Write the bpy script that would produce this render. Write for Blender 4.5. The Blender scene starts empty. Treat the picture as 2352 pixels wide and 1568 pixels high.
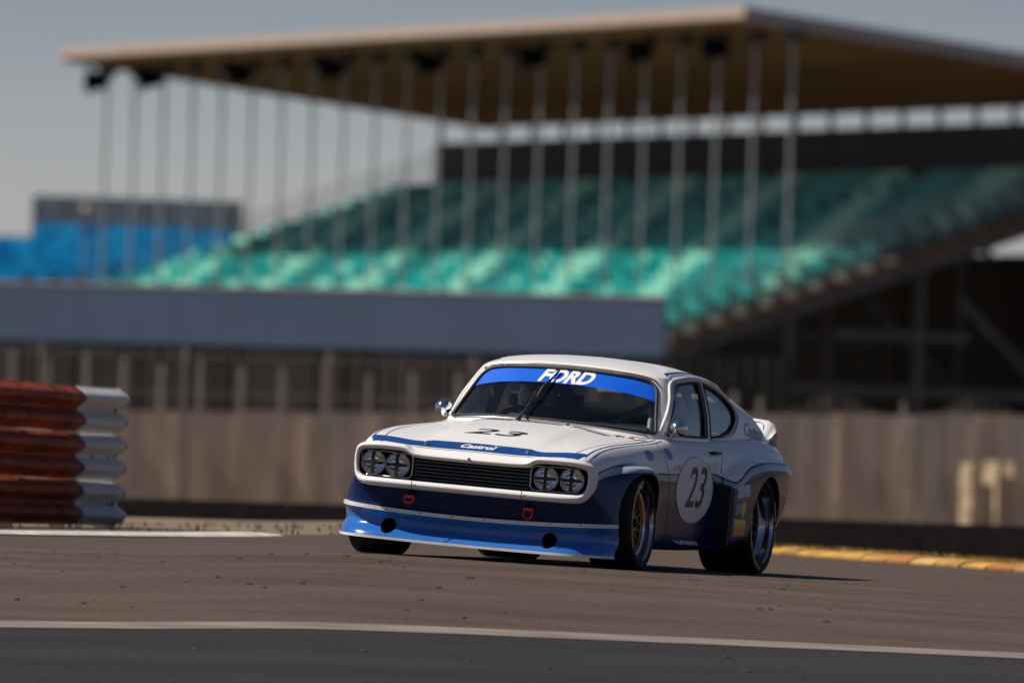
import bpy, bmesh, math, random
import numpy as np
from mathutils import Vector, Matrix
from mathutils.bvhtree import BVHTree
from mathutils.geometry import delaunay_2d_cdt
R = math.radians
random.seed(7)
scn = bpy.context.scene
COL = scn.collection

# ------------------------------------------------------------------ camera, sky, sun, exposure
EYE = 0.627
cam_d = bpy.data.cameras.new('camera'); cam = bpy.data.objects.new('camera', cam_d); COL.objects.link(cam)
cam_d.sensor_width = 36.0; cam_d.lens = 400.0
cam_d.clip_start = 0.5; cam_d.clip_end = 20000
pitch = math.atan(261.0 / (2352 * 400 / 36.0))
cam.matrix_world = Matrix.Translation((0, 0, EYE)) @ Matrix.Rotation(R(90) + pitch, 4, 'X') @ Matrix.Rotation(R(1.8), 4, 'Z')
cam_d.dof.use_dof = True; cam_d.dof.focus_distance = 67.0; cam_d.dof.aperture_fstop = 3.5
cam_d.dof.aperture_blades = 9
scn.camera = cam

SUN_EL, SUN_AZ = 52.0, 267.0          # azimuth clockwise from +Y (view direction): the sun stands to the left, a touch behind the stand
world = bpy.data.worlds.new('World'); scn.world = world; world.use_nodes = True
nt = world.node_tree; nt.nodes.clear()
wo = nt.nodes.new('ShaderNodeOutputWorld'); bg = nt.nodes.new('ShaderNodeBackground'); sky = nt.nodes.new('ShaderNodeTexSky')
sky.sky_type = 'NISHITA'; sky.sun_disc = False
sky.sun_elevation = R(SUN_EL); sky.sun_rotation = R(SUN_AZ)
sky.air_density = 0.60; sky.dust_density = 0.70; sky.ozone_density = 2.5; sky.altitude = 0
bg.inputs['Strength'].default_value = 0.105
# tonal fall-off painted into the sky colour, darker above the bright horizon
tcw = nt.nodes.new('ShaderNodeTexCoord'); spw = nt.nodes.new('ShaderNodeSeparateXYZ'); mrw = nt.nodes.new('ShaderNodeMapRange'); mrw.interpolation_type = 'SMOOTHSTEP'
mrw.inputs['From Min'].default_value = 0.006; mrw.inputs['From Max'].default_value = 0.056
falloff = nt.nodes.new('ShaderNodeMixRGB'); falloff.inputs[1].default_value = (1.24, 1.01, .94, 1); falloff.inputs[2].default_value = (.61, .57, .565, 1)
mxw = nt.nodes.new('ShaderNodeMixRGB'); mxw.blend_type = 'MULTIPLY'; mxw.inputs[0].default_value = 1.0
nt.links.new(tcw.outputs['Generated'], spw.inputs[0]); nt.links.new(spw.outputs['Z'], mrw.inputs['Value']); nt.links.new(mrw.outputs[0], falloff.inputs[0])
nt.links.new(sky.outputs[0], mxw.inputs[1]); nt.links.new(falloff.outputs[0], mxw.inputs[2]); nt.links.new(mxw.outputs[0], bg.inputs[0])
nt.links.new(bg.outputs[0], wo.inputs[0])

sun_d = bpy.data.lights.new('sun', 'SUN'); sun_d.energy = 5.0; sun_d.angle = R(0.53); sun_d.color = (1.0, 0.93, 0.84)
sun = bpy.data.objects.new('sun', sun_d); COL.objects.link(sun)
to_sun = Vector((math.sin(R(SUN_AZ)) * math.cos(R(SUN_EL)), math.cos(R(SUN_AZ)) * math.cos(R(SUN_EL)), math.sin(R(SUN_EL))))
sun.rotation_euler = to_sun.to_track_quat('Z', 'Y').to_euler()
sun.location = (-20, 60, 40)

scn.view_settings.view_transform = 'Standard'; scn.view_settings.look = 'None'
scn.view_settings.gamma = 1.0; scn.view_settings.exposure = -0.05
scn.view_settings.use_curve_mapping = False
scn.render.engine = 'CYCLES'
scn.cycles.use_denoising = True
scn.cycles.max_bounces = 10; scn.cycles.transparent_max_bounces = 16
scn.cycles.sample_clamp_indirect = 6.0

# ------------------------------------------------------------------ helpers
def tag(o, label=None, cat=None, group=None, kind=None):
    if label: o['label'] = label
    if cat: o['category'] = cat
    if group: o['group'] = group
    if kind: o['kind'] = kind
    return o
def empty(name, loc=(0, 0, 0), rz=0.0, parent=None):
    o = bpy.data.objects.new(name, None); COL.objects.link(o); o.location = loc; o.rotation_euler = (0, 0, rz)
    o.empty_display_size = 0.2
    if parent: o.parent = parent
    return o
def link(name, me, mats=None, parent=None):
    o = bpy.data.objects.new(name, me); COL.objects.link(o)
    if mats is not None:
        for i, m in enumerate(mats if isinstance(mats, (list, tuple)) else [mats]):      # clearing the slots would reset the face indices
            if i < len(me.materials): me.materials[i] = m
            else: me.materials.append(m)
    if parent: o.parent = parent
    return o
def pydata(name, v, f, mats=None, parent=None, smooth=False):
    me = bpy.data.meshes.new(name); me.from_pydata([tuple(p) for p in v], [], [tuple(q) for q in f]); me.update()
    if smooth: me.polygons.foreach_set('use_smooth', [True] * len(me.polygons))
    return link(name, me, mats, parent)
class MB:
    """collects primitives into one mesh"""
    def __init__(s): s.v = []; s.f = []; s.m = []
    def add(s, v, f, mi=0):
        n = len(s.v); s.v += [tuple(p) for p in v]; s.f += [tuple(i + n for i in q) for q in f]; s.m += [mi] * len(f)
    def box(s, c, d, M=None, mi=0):
        x, y, z = (k / 2 for k in d)
        P = [Vector((sx * x, sy * y, sz * z)) for sx in (-1, 1) for sy in (-1, 1) for sz in (-1, 1)]
        P = [(M @ p if M else p) + Vector(c) for p in P]
        s.add(P, [(0, 1, 3, 2), (4, 6, 7, 5), (0, 4, 5, 1), (2, 3, 7, 6), (0, 2, 6, 4), (1, 5, 7, 3)], mi)
    def bar(s, a, b, w, h, mi=0, up=(0, 0, 1)):
        a = Vector(a); b = Vector(b); d = (b - a).normalized(); u = Vector(up)
        if abs(d.dot(u)) > .98: u = Vector((1, 0, 0))
        r = d.cross(u).normalized(); u = r.cross(d)
        P = []
        for c in (a, b):
            for sr, su in ((-1, -1), (1, -1), (1, 1), (-1, 1)): P.append(c + r * sr * w / 2 + u * su * h / 2)
        s.add(P, [(0, 1, 2, 3)[::-1], (4, 5, 6, 7), (0, 1, 5, 4), (1, 2, 6, 5), (2, 3, 7, 6), (3, 0, 4, 7)], mi)
    def tube(s, pts, r, n=8, closed=False, mi=0, caps=True):
        pts = [Vector(p) for p in pts]; N = len(pts); rings = []
        rr = r if isinstance(r, (list, tuple)) else [r] * N
        prev = None
        for i, p in enumerate(pts):
            if closed: t = pts[(i + 1) % N] - pts[i - 1]
            else: t = pts[min(i + 1, N - 1)] - pts[max(i - 1, 0)]
            t.normalize()
            if prev is None:
                u = Vector((0, 0, 1)) if abs(t.z) < .9 else Vector((1, 0, 0))
            else: u = prev
            u = (u - t * u.dot(t)).normalized(); prev = u; w = t.cross(u)
            rings.append([p + (u * math.cos(2 * math.pi * k / n) + w * math.sin(2 * math.pi * k / n)) * rr[i] for k in range(n)])
        v = [q for g in rings for q in g]; f = []
        for i in range(N if closed else N - 1):
            a, b = i * n, ((i + 1) % N) * n
            for k in range(n): f.append((a + k, a + (k + 1) % n, b + (k + 1) % n, b + k))
        if not closed and caps: f.append(tuple(range(n))[::-1]); f.append(tuple((N - 1) * n + k for k in range(n)))
        s.add(v, f, mi)
    def lathe(s, prof, axis='x', n=32, c=(0, 0, 0), mi=0, mis=None):
        """prof: (along, radius) list; closed if first==last"""
        v = []; f = []
        for a, r in prof:
            for k in range(n):
                t = 2 * math.pi * k / n; q = (r * math.cos(t), r * math.sin(t))
                v.append({'x': (a, q[0], q[1]), 'y': (q[0], a, q[1]), 'z': (q[0], q[1], a)}[axis])
        v = [tuple(Vector(p) + Vector(c)) for p in v]
        for i in range(len(prof) - 1):
            for k in range(n): f.append((i * n + k, i * n + (k + 1) % n, (i + 1) * n + (k + 1) % n, (i + 1) * n + k))
        m0 = len(s.m); s.add(v, f, mi)
        if mis:
            for i in range(len(prof) - 1):
                for k in range(n): s.m[m0 + i * n + k] = mis[i]
    def build(s, name, mats, parent=None, smooth=False, angle=None):
        me = bpy.data.meshes.new(name); me.from_pydata(s.v, [], s.f); me.update()
        for m_ in (mats if isinstance(mats, (list, tuple)) else [mats]): me.materials.append(m_)
        me.polygons.foreach_set('material_index', s.m)
        if smooth or angle: me.polygons.foreach_set('use_smooth', [True] * len(me.polygons))
        if angle: me.set_sharp_from_angle(angle=R(angle))
        return link(name, me, mats, parent)
def dup(o, parent=None, name=None):
    c = o.copy(); COL.objects.link(c)
    if name: c.name = name
    if parent: c.parent = parent
    return c
def dup_tree(o, parent=None):
    c = dup(o, parent)
    if parent is None: c.parent = None
    for ch in list(o.children): dup_tree(ch, c)
    return c
def pchip(xs, ys):
    xs = np.array(xs, float); ys = np.array(ys, float); h = np.diff(xs); d = np.diff(ys) / h; m = np.zeros(len(xs))
    for i in range(1, len(xs) - 1):
        if d[i - 1] * d[i] > 0:
            w1, w2 = 2 * h[i] + h[i - 1], h[i] + 2 * h[i - 1]; m[i] = (w1 + w2) / (w1 / d[i - 1] + w2 / d[i])
    if len(xs) > 1: m[0] = d[0]; m[-1] = d[-1]
    def f(x):
        x = np.clip(np.asarray(x, float), xs[0], xs[-1]); i = np.clip(np.searchsorted(xs, x) - 1, 0, len(xs) - 2)
        t = (x - xs[i]) / h[i]
        return ((1 + 2 * t) * (1 - t) ** 2 * ys[i] + t * (1 - t) ** 2 * h[i] * m[i] + t * t * (3 - 2 * t) * ys[i + 1] + t * t * (t - 1) * h[i] * m[i + 1])
    return f

# ------------------------------------------------------------------ materials
def mat(name, col, rough=0.5, metal=0.0, coat=0.0, var=0.0, vscale=8.0, bump=0.0, bscale=60.0, col2=None, spec=0.5, stretch=None, detail=5.0):
    m = bpy.data.materials.new(name); m.use_nodes = True; t = m.node_tree; b = t.nodes['Principled BSDF']
    b.inputs['Base Color'].default_value = (*col, 1); b.inputs['Roughness'].default_value = rough
    b.inputs['Metallic'].default_value = metal; b.inputs['Coat Weight'].default_value = coat; b.inputs['Coat Roughness'].default_value = 0.04
    b.inputs['Specular IOR Level'].default_value = spec
    if var or bump:
        tc = t.nodes.new('ShaderNodeTexCoord'); src = tc.outputs['Object']
        if stretch:
            mp = t.nodes.new('ShaderNodeMapping'); mp.inputs['Scale'].default_value = stretch; t.links.new(src, mp.inputs[0]); src = mp.outputs[0]
    if var:
        nz = t.nodes.new('ShaderNodeTexNoise'); nz.inputs['Scale'].default_value = vscale; nz.inputs['Detail'].default_value = detail
        rp = t.nodes.new('ShaderNodeValToRGB'); rp.color_ramp.elements[0].position = .32; rp.color_ramp.elements[1].position = .68
        c2 = col2 or tuple(c * (1 - var) for c in col)
        rp.color_ramp.elements[0].color = (*c2, 1); rp.color_ramp.elements[1].color = (*[min(1, c * (1 + var * .4)) for c in col], 1)
        t.links.new(src, nz.inputs['Vector']); t.links.new(nz.outputs[0], rp.inputs[0]); t.links.new(rp.outputs[0], b.inputs['Base Color'])
    if bump:
        n2 = t.nodes.new('ShaderNodeTexNoise'); n2.inputs['Scale'].default_value = bscale; n2.inputs['Detail'].default_value = 4
        bp = t.nodes.new('ShaderNodeBump'); bp.inputs['Strength'].default_value = bump; bp.inputs['Distance'].default_value = 0.02
        t.links.new(src, n2.inputs['Vector']); t.links.new(n2.outputs[0], bp.inputs['Height']); t.links.new(bp.outputs[0], b.inputs['Normal'])
    return m
M = {}
M['white'] = mat('white_paint', (.83, .815, .79), .30, coat=.3, var=.03, vscale=3, spec=.28)
M['navy'] = mat('navy_paint', (.006, .022, .10), .25, coat=1.0)
M['spoiler_blue'] = mat('spoiler_blue_paint', (.020, .150, .52), .22, coat=.9, var=.15, vscale=6)
M['stripe_blue'] = mat('stripe_blue', (.004, .055, .24), .35, coat=.5)
M['band_blue'] = mat('sunstrip_blue', (.003, .11, .66), .45, spec=.3)
M['letter_white'] = mat('lettering_white', (.82, .82, .80), .45)
M['letter_black'] = mat('lettering_black', (.012, .013, .016), .45)
M['black'] = mat('matt_black', (.012, .012, .013), .6)
M['cockpit'] = mat('cockpit_black', (.030, .034, .038), .7)
M['rubber'] = mat('tyre_rubber', (.016, .016, .016), .75, var=.3, vscale=20, bump=.15, bscale=200)
M['chrome'] = mat('chrome', (.75, .75, .76), .09, metal=1)
M['dull_chrome'] = mat('dull_bright_trim', (.55, .52, .49), .28, metal=1)
M['polish'] = mat('polished_rim', (.48, .48, .50), .14, metal=1)
M['gold'] = mat('gold_wheel_centre', (.28, .16, .05), .35, metal=.9)
M['gunmetal'] = mat('dark_hub_metal', (.05, .045, .04), .4, metal=.8)
M['yellow'] = mat('yellow_tyre_paint', (.52, .30, .02), .6, var=.4, vscale=30)
M['red'] = mat('red_tow_loop', (.95, .035, .02), .5)
M['speaker'] = mat('speaker_black', (.006, .006, .007), .9, spec=.02)
M['cage'] = mat('roll_cage_grey', (.30, .32, .34), .4)
M['suit'] = mat('dark_race_suit', (.03, .04, .07), .8, var=.2)
M['helmet'] = mat('helmet_dark', (.05, .06, .08), .25, coat=.8)
M['skin'] = mat('skin', (.42, .24, .18), .55)
M['seat_black'] = mat('seat_fabric', (.02, .02, .022), .85)
M['lamp_reflector'] = mat('lamp_reflector', (.85, .85, .87), .08, metal=1)
M['sticker_pale'] = mat('sticker_pale', (.55, .56, .62), .4)
M['sticker_cyan'] = mat('sticker_cyan', (.10, .30, .48), .4)
M['sticker_yellow'] = mat('sticker_yellow', (.85, .52, .02), .4)
M['sticker_orange'] = mat('sticker_orange', (.78, .28, .02), .4)
M['sticker_red'] = mat('sticker_red', (.55, .05, .03), .4)
def glass_mat(name, tint, rough=0.0, ior=1.5):
    m = bpy.data.materials.new(name); m.use_nodes = True; t = m.node_tree; t.nodes.clear()
    o = t.nodes.new('ShaderNodeOutputMaterial'); tr = t.nodes.new('ShaderNodeBsdfTransparent'); tr.inputs[0].default_value = (*tint, 1)
    g = t.nodes.new('ShaderNodeBsdfGlossy'); g.inputs['Roughness'].default_value = rough; fr = t.nodes.new('ShaderNodeFresnel'); fr.inputs[0].default_value = ior
    mx = t.nodes.new('ShaderNodeMixShader'); ge = t.nodes.new('ShaderNodeNewGeometry'); io = t.nodes.new('ShaderNodeMath'); io.operation = 'MULTIPLY_ADD'; io.inputs[1].default_value = 1 / ior - ior; io.inputs[2].default_value = ior
    t.links.new(ge.outputs['Backfacing'], io.inputs[0]); t.links.new(io.outputs[0], fr.inputs[0]); t.links.new(fr.outputs[0], mx.inputs[0]); t.links.new(tr.outputs[0], mx.inputs[1]); t.links.new(g.outputs[0], mx.inputs[2]); t.links.new(mx.outputs[0], o.inputs[0])
    return m
M['glass'] = glass_mat('window_glass', (.89, .91, .92))
M['lens'] = glass_mat('lamp_lens', (.9, .9, .9))

def livery():
    """white over navy, the boundary follows the arches: a curve of height against length"""
    m = bpy.data.materials.new('livery_paint'); m.use_nodes = True; t = m.node_tree; b = t.nodes['Principled BSDF']
    b.inputs['Roughness'].default_value = .30; b.inputs['Coat Weight'].default_value = .14; b.inputs['Specular IOR Level'].default_value = .22; b.inputs['Coat Roughness'].default_value = .03
    tc = t.nodes.new('ShaderNodeTexCoord'); sp = t.nodes.new('ShaderNodeSeparateXYZ'); t.links.new(tc.outputs['Object'], sp.inputs[0])
    knots = [(-.80, .535), (-.62, .56), (-.45, .598), (-.2, .632), (0, .642), (.2, .626), (.42, .602), (.6, .597), (1.2, .603), (1.74, .612), (1.80, .598), (1.86, .575), (1.93, .588), (2.1, .645), (2.3, .686), (2.56, .704), (2.9, .702), (3.4, .685)]
    y0, y1, z0, z1 = -.8, 3.4, .4, .8
    mr = t.nodes.new('ShaderNodeMapRange'); mr.inputs['From Min'].default_value = y0; mr.inputs['From Max'].default_value = y1
    t.links.new(sp.outputs['Y'], mr.inputs['Value'])
    fc = t.nodes.new('ShaderNodeFloatCurve'); c = fc.mapping.curves[0]
    N = [((y - y0) / (y1 - y0), (z - z0) / (z1 - z0)) for y, z in knots]
    c.points[0].location = N[0]; c.points[1].location = N[-1]
    for q in N[1:-1]: c.points.new(*q)
    fc.mapping.update()
    t.links.new(mr.outputs[0], fc.inputs['Value'])
    ma = t.nodes.new('ShaderNodeMath'); ma.operation = 'MULTIPLY_ADD'; ma.inputs[1].default_value = z1 - z0; ma.inputs[2].default_value = z0; t.links.new(fc.outputs[0], ma.inputs[0])
    sb = t.nodes.new('ShaderNodeMath'); sb.operation = 'SUBTRACT'; t.links.new(sp.outputs['Z'], sb.inputs[0]); t.links.new(ma.outputs[0], sb.inputs[1])
    m2 = t.nodes.new('ShaderNodeMapRange'); m2.inputs['From Min'].default_value = -.1; m2.inputs['From Max'].default_value = .1; t.links.new(sb.outputs[0], m2.inputs['Value'])
    rp = t.nodes.new('ShaderNodeValToRGB'); rp.color_ramp.interpolation = 'CONSTANT'
    e = rp.color_ramp.elements; e[0].position = 0; e[0].color = (.002, .017, .090, 1)
    e[1].position = .5 - .040 / .2; e[1].color = (.34, .42, .48, 1)
    k = e.new(.5 - .007 / .2); k.color = (.006, .03, .13, 1)
    k = e.new(.5 + .005 / .2); k.color = (.82, .81, .79, 1)
    t.links.new(m2.outputs[0], rp.inputs[0])
    nz = t.nodes.new('ShaderNodeTexNoise'); nz.inputs['Scale'].default_value = 5; t.links.new(tc.outputs['Object'], nz.inputs['Vector'])
    mx = t.nodes.new('ShaderNodeMixRGB'); mx.blend_type = 'MULTIPLY'; mx.inputs[0].default_value = .06; t.links.new(rp.outputs[0], mx.inputs[1]); t.links.new(nz.outputs[0], mx.inputs[2])
    t.links.new(mx.outputs[0], b.inputs['Base Color'])
    return m
M['livery'] = livery()
# ------------------------------------------------------------------ setting: ground, track, kerbs
def sstep(a, b, x): t = min(1, max(0, (x - a) / (b - a))); return t * t * (3 - 2 * t)
def g(x, y):
    """ground height: banked under the car, falling towards the camera in front of it, dipping behind the far edge"""
    if x > -.9: z = -.0323 * (x + .04)
    else: z = .0278 * (1 - sstep(-.9, -2.4, x)) if x > -2.4 else 0
    if x > 8: z = -.26 + .26 * sstep(8, 40, x)
    z *= sstep(54, 63, y) * (1 - sstep(96, 112, y))
    d = min(66 - y, 22)
    if d > 0: z -= .07 * (d - 1.2 * (1 - math.exp(-d / 1.2)))
    z -= .85 * sstep(97, 109, y) if x < 0 else .85 * sstep(90, 102, y)
    return z
def sheet(name, xs, ys, lift, mat_, inside=None):
    v = []; f = []; idx = {}
    for j, y in enumerate(ys):
        for i, x in enumerate(xs):
            yy = inside(x, y) if inside else y
            v.append((x, yy, g(x, yy) + lift))
    n = len(xs)
    for j in range(len(ys) - 1):
        for i in range(n - 1): f.append((j * n + i, j * n + i + 1, (j + 1) * n + i + 1, (j + 1) * n + i))
    o = pydata(name, v, f, mat_, smooth=True); tag(o, kind='structure'); return o
XN = [-600, -200, -80, -40, -20, -12, -8, -6] + [-5 + .25 * i for i in range(41)] + [5.5, 6, 7, 8, 10, 13, 17, 22, 30, 40, 80, 200, 600]
M['dirt'] = mat('dry_verge', (.20, .142, .090), .95, var=.4, vscale=1.2, bump=.3, bscale=14, col2=(.12, .090, .058))
def asphalt(name, c1, c2, streak):
    m = mat(name, c1, .82, var=.3, vscale=1.1, bump=.5, bscale=90, col2=c2, stretch=streak, detail=7, spec=.3)
    t = m.node_tree; b = t.nodes['Principled BSDF']; src = b.inputs['Base Color'].links[0].from_socket
    tc = [n for n in t.nodes if n.type == 'TEX_COORD'][0]
    n3 = t.nodes.new('ShaderNodeTexNoise'); n3.inputs['Scale'].default_value = 55; n3.inputs['Detail'].default_value = 3; t.links.new(tc.outputs['Object'], n3.inputs['Vector'])
    r3 = t.nodes.new('ShaderNodeValToRGB'); r3.color_ramp.elements[0].position = .3; r3.color_ramp.elements[0].color = (.45, .45, .45, 1); r3.color_ramp.elements[1].position = .7; r3.color_ramp.elements[1].color = (1.3, 1.3, 1.3, 1)
    mx = t.nodes.new('ShaderNodeMixRGB'); mx.blend_type = 'MULTIPLY'; mx.inputs[0].default_value = .8; t.links.new(n3.outputs[0], r3.inputs[0]); t.links.new(src, mx.inputs[1]); t.links.new(r3.outputs[0], mx.inputs[2]); t.links.new(mx.outputs[0], b.inputs['Base Color'])
    return m
M['track'] = asphalt('track_asphalt', (.106, .072, .053), (.070, .049, .038), (.35, 1.6, 1))
M['pit'] = asphalt('dark_asphalt', (.027, .025, .026), (.018, .017, .018), (.4, 1.2, 1))
sheet('ground', XN, [-60, 0, 20, 35, 44, 50] + [52 + i for i in range(70)] + [125, 135, 150, 200, 300, 500, 900, 2000, 6000], 0, M['dirt'])
edge = pchip([-600, -40, -6, -3.4, -1.5, .6, 1.95, 3.9, 8, 40, 600], [55, 62, 73.6, 75.4, 79.9, 85.0, 87.2, 85.3, 81, 64, 56])
LINE_Y = lambda x: 60.25 + .17 * max(-12, min(12, x))
sheet('track_surface', XN, [i / 26 for i in range(27)], .004, M['track'], inside=lambda x, q: LINE_Y(x) + (float(edge(x)) - LINE_Y(x)) * q)
sheet('pit_lane', XN, [i / 16 for i in range(17)], .005, M['pit'], inside=lambda x, q: 30 + (LINE_Y(x) - .2 - 30) * q)
M['line'] = mat('worn_white_line', (.25, .20, .17), .85, var=.5, vscale=3.0, stretch=(.5, 4, 1), bump=.3, bscale=80)
sheet('white_line', XN, [-.20, -.10, 0, .10, .20], .009, M['line'], inside=lambda x, q: LINE_Y(x) + q)
M['kerbwhite'] = mat('kerb_white', (.60, .56, .50), .7, var=.3, vscale=9, bump=.3)
def kerb_profile(name, pts, wid, h, mat_, parent=None):
    """low rounded kerb along ground points"""
    pr = [(-wid / 2, -.02), (-wid / 2, h * .45), (-wid * .38, h * .82), (-wid * .2, h), (wid * .25, h), (wid / 2, h * .4), (wid / 2, -.02)]
    v = []; f = []; n = len(pr); P = [Vector((x, y, 0)) for x, y in pts]
    for i, p in enumerate(P):
        t = (P[min(i + 1, len(P) - 1)] - P[max(0, i - 1)]).normalized(); nrm = Vector((-t.y, t.x, 0))
        for a, b in pr: q = p + nrm * a; v.append((q.x, q.y, g(p.x, p.y) + b))
    for i in range(len(P) - 1):
        for k in range(n - 1): f.append((i * n + k, i * n + k + 1, (i + 1) * n + k + 1, (i + 1) * n + k))
    f += [tuple(range(n))[::-1], tuple((len(P) - 1) * n + k for k in range(n))]
    return pydata(name, v, f, mat_, parent)
kb = kerb_profile('painted_kerb', [(-6.5 + i * .25, 70.6 + (i * .25) * 1.06 + max(0, i * .25 - 3.2) * 1.5) for i in range(20)], .5, .034, M['kerbwhite'])
tag(kb, 'low white painted kerb along the track edge below the red and white barrier', 'kerb')
M['ky'] = mat('kerb_yellow', (.55, .30, .05), .8, var=.5, vscale=7, bump=.5, bscale=30, col2=(.30, .17, .05)); M['kr'] = mat('kerb_red', (.46, .17, .04), .75, var=.3, vscale=8); M['kw'] = mat('kerb_pale', (.58, .38, .13), .8, var=.3, vscale=8)
yk = empty('striped_kerb', (3, 85.6, 0)); tag(yk, 'yellow kerb with red and pale blocks along the track edge behind the car', 'kerb')
xs = [.9 + i * .18 for i in range(60)]; random.seed(3)
for i in range(len(xs) - 1):
    p = [(x, float(edge(x)) - .1) for x in (xs[i] + .006, (xs[i] + xs[i + 1]) / 2, xs[i + 1] - .006)]
    k = 'kr' if i in (12, 16, 27) else 'kw' if i in (13, 18, 24) else 'ky'
    o = kerb_profile('kerb_block', p, .5, .052 + .016 * random.random(), M[k], yk); o.matrix_parent_inverse = yk.matrix_basis.inverted()
# dry grass on the verge behind the kerb
def tufts(name, n, xr, yr, h, mat_, label, seed, zz=None):
    random.seed(seed); v = []; f = []
    for _ in range(n):
        x, y = random.uniform(*xr), random.uniform(*yr)
        if y < float(edge(x)) + .15: continue
        z = g(x, y)
        for b in range(3):
            a = random.uniform(0, 6.28); l = h * random.uniform(.5, 1.1); w = .012; dx, dy = math.cos(a), math.sin(a)
            bx, by = x + random.uniform(-.04, .04), y + random.uniform(-.04, .04); k = len(v)
            v += [(bx - dy * w, by + dx * w, z - .01), (bx + dy * w, by - dx * w, z - .01), (bx + dx * l * .35, by + dy * l * .35, z + l)]; f.append((k, k + 1, k + 2))
    o = pydata(name, v, f, mat_); tag(o, label, 'grass', kind='stuff'); return o
M['straw'] = mat('dry_grass', (.46, .27, .06), .9, var=.4, vscale=3)
tufts('dry_grass', 9000, (.9, 9), (85.0, 89.2), .085, M['straw'], 'dry yellow grass along the far edge of the track', 5)
tufts('dry_grass', 260, (-9, -.6), (80, 90), .05, M['dirt'], 'sparse dry grass on the verge beside the barrier', 6)

# ------------------------------------------------------------------ red and white crash barrier
def noise_paint(name, col, dark, scale, lo, hi, rough=.5, metal=0):
    m = mat(name, col, rough, metal=metal, bump=.05, bscale=25, spec=.25); t = m.node_tree; b = t.nodes['Principled BSDF']; tc = [n for n in t.nodes if n.type == 'TEX_COORD'][0]
    n1 = t.nodes.new('ShaderNodeTexNoise'); n1.inputs['Scale'].default_value = scale; n1.inputs['Detail'].default_value = 8; n1.inputs['Roughness'].default_value = .7
    r = t.nodes.new('ShaderNodeValToRGB'); r.color_ramp.elements[0].position = lo; r.color_ramp.elements[0].color = (*dark, 1); r.color_ramp.elements[1].position = hi; r.color_ramp.elements[1].color = (*col, 1)
    t.links.new(tc.outputs['Object'], n1.inputs['Vector']); t.links.new(n1.outputs[0], r.inputs[0]); t.links.new(r.outputs[0], b.inputs['Base Color']); return m
M['arm_red'] = noise_paint('scuffed_red_paint', (.36, .060, .022), (.07, .020, .012), 6, .34, .58, .6)
M['arm_white'] = noise_paint('scuffed_white_paint', (.56, .56, .57), (.2, .2, .2), 7, .26, .40, .6)
M['galv'] = mat('galvanised_steel', (.28, .27, .26), .5, metal=.6, var=.3)
B0 = Vector((-2.865, 84.2, 0)); B1 = Vector((-3.66, 82.0, 0)); BD = (B1 - B0).normalized(); BN = Vector((-BD.y, BD.x, 0))    # from the far end towards the camera; BN is the face normal
if BN.x < 0: BN = -BN
arm = empty('crash_barrier', B0 + Vector((0, 0, g(*B0.xy)))); tag(arm, 'scuffed red and white corrugated steel barrier of three stacked rails at the track edge', 'barrier')
def wprof(h=.325, d=.083):
    """W section (out, up) with rounded humps"""
    P = []; ctrl = [(0, 0.0), (.012, .012), (.055, .040), (.083, .066), (.083, .092), (.050, .120), (.012, .148), (.008, .1625), (.012, .177), (.050, .205), (.083, .233), (.083, .259), (.055, .285), (.012, .313), (0, .325)]
    return [tuple(p) for p in smooth3([(a * d / .083, b) for a, b in ctrl], 3)]
def smooth3(P, per):
    P = np.array(P, float); n = len(P); out = []
    for i in range(n - 1):
        p0 = P[i - 1] if i > 0 else 2 * P[0] - P[1]; p3 = P[i + 2] if i + 2 < n else 2 * P[-1] - P[-2]; p1, p2 = P[i], P[i + 1]
        for k in range(per):
            t = k / per; out.append(.5 * (2 * p1 + (p2 - p0) * t + (2 * p0 - 5 * p1 + 4 * p2 - p3) * t * t + (3 * p1 - p0 - 3 * p2 + p3) * t ** 3))
    out.append(P[-1]); return np.array(out)
WP = wprof()
def rail(name, s0, s1, z0, mat_, out0=0.0, curl=0.0, parent=None, jit=0.0):
    v = []; f = []; n = len(WP); N = 24
    for i in range(N + 1):
        s = s0 + (s1 - s0) * i / N
        e = max(0, (curl - s) * 2.2) if curl else 0                                # the far end turns back
        for a, b in WP:
            w = 1.0 + jit * math.sin(s * 1.7 + z0 * 9)
            p = BD * s + BN * (a * w + out0 - e * e * .10) + Vector((0, 0, z0 + b + s * .010 + .004 * math.sin(s * 2.1 + z0 * 5))); v.append(p)
    for i in range(N):
        for k in range(n - 1): f.append((i * n + k, (i + 1) * n + k, (i + 1) * n + k + 1, i * n + k + 1))
    me_o = pydata(name, v, f, mat_, parent, smooth=True)
    bm = bmesh.new(); bm.from_mesh(me_o.data); bmesh.ops.solidify(bm, geom=bm.faces[:], thickness=.006); bm.to_mesh(me_o.data); bm.free()
    return me_o
SEAM = .95
for k in range(3):
    z0 = .008 + k * .345
    rw = rail('white_rail', -.02, SEAM, z0, M['arm_white'], .008, .35, arm); rw['label'] = 'white painted end rail'
    rr_ = rail('red_rail', SEAM - .02, 7.0, z0, M['arm_red'], .0, 0, arm, .04); rr_['label'] = 'scuffed red painted rail'
    r2 = rail('backing_rail', -.30, .06, z0 + .004, M['arm_white'], .022, .35, arm)
    for i in range(6):
        for zz in ((.150, .178) if k == 2 else (.163,)):
            if k == 1 and i not in (1, 4): continue
            s = .22 + i * .105; b = MB(); c_ = BD * s + BN * (.026) + Vector((0, 0, z0 + zz)); b.tube([c_ - BN * .01, c_ + BN * .006], .010, 8)
            b.build('bolt', M['galv'] if k == 2 else M['black'], arm)
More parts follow.
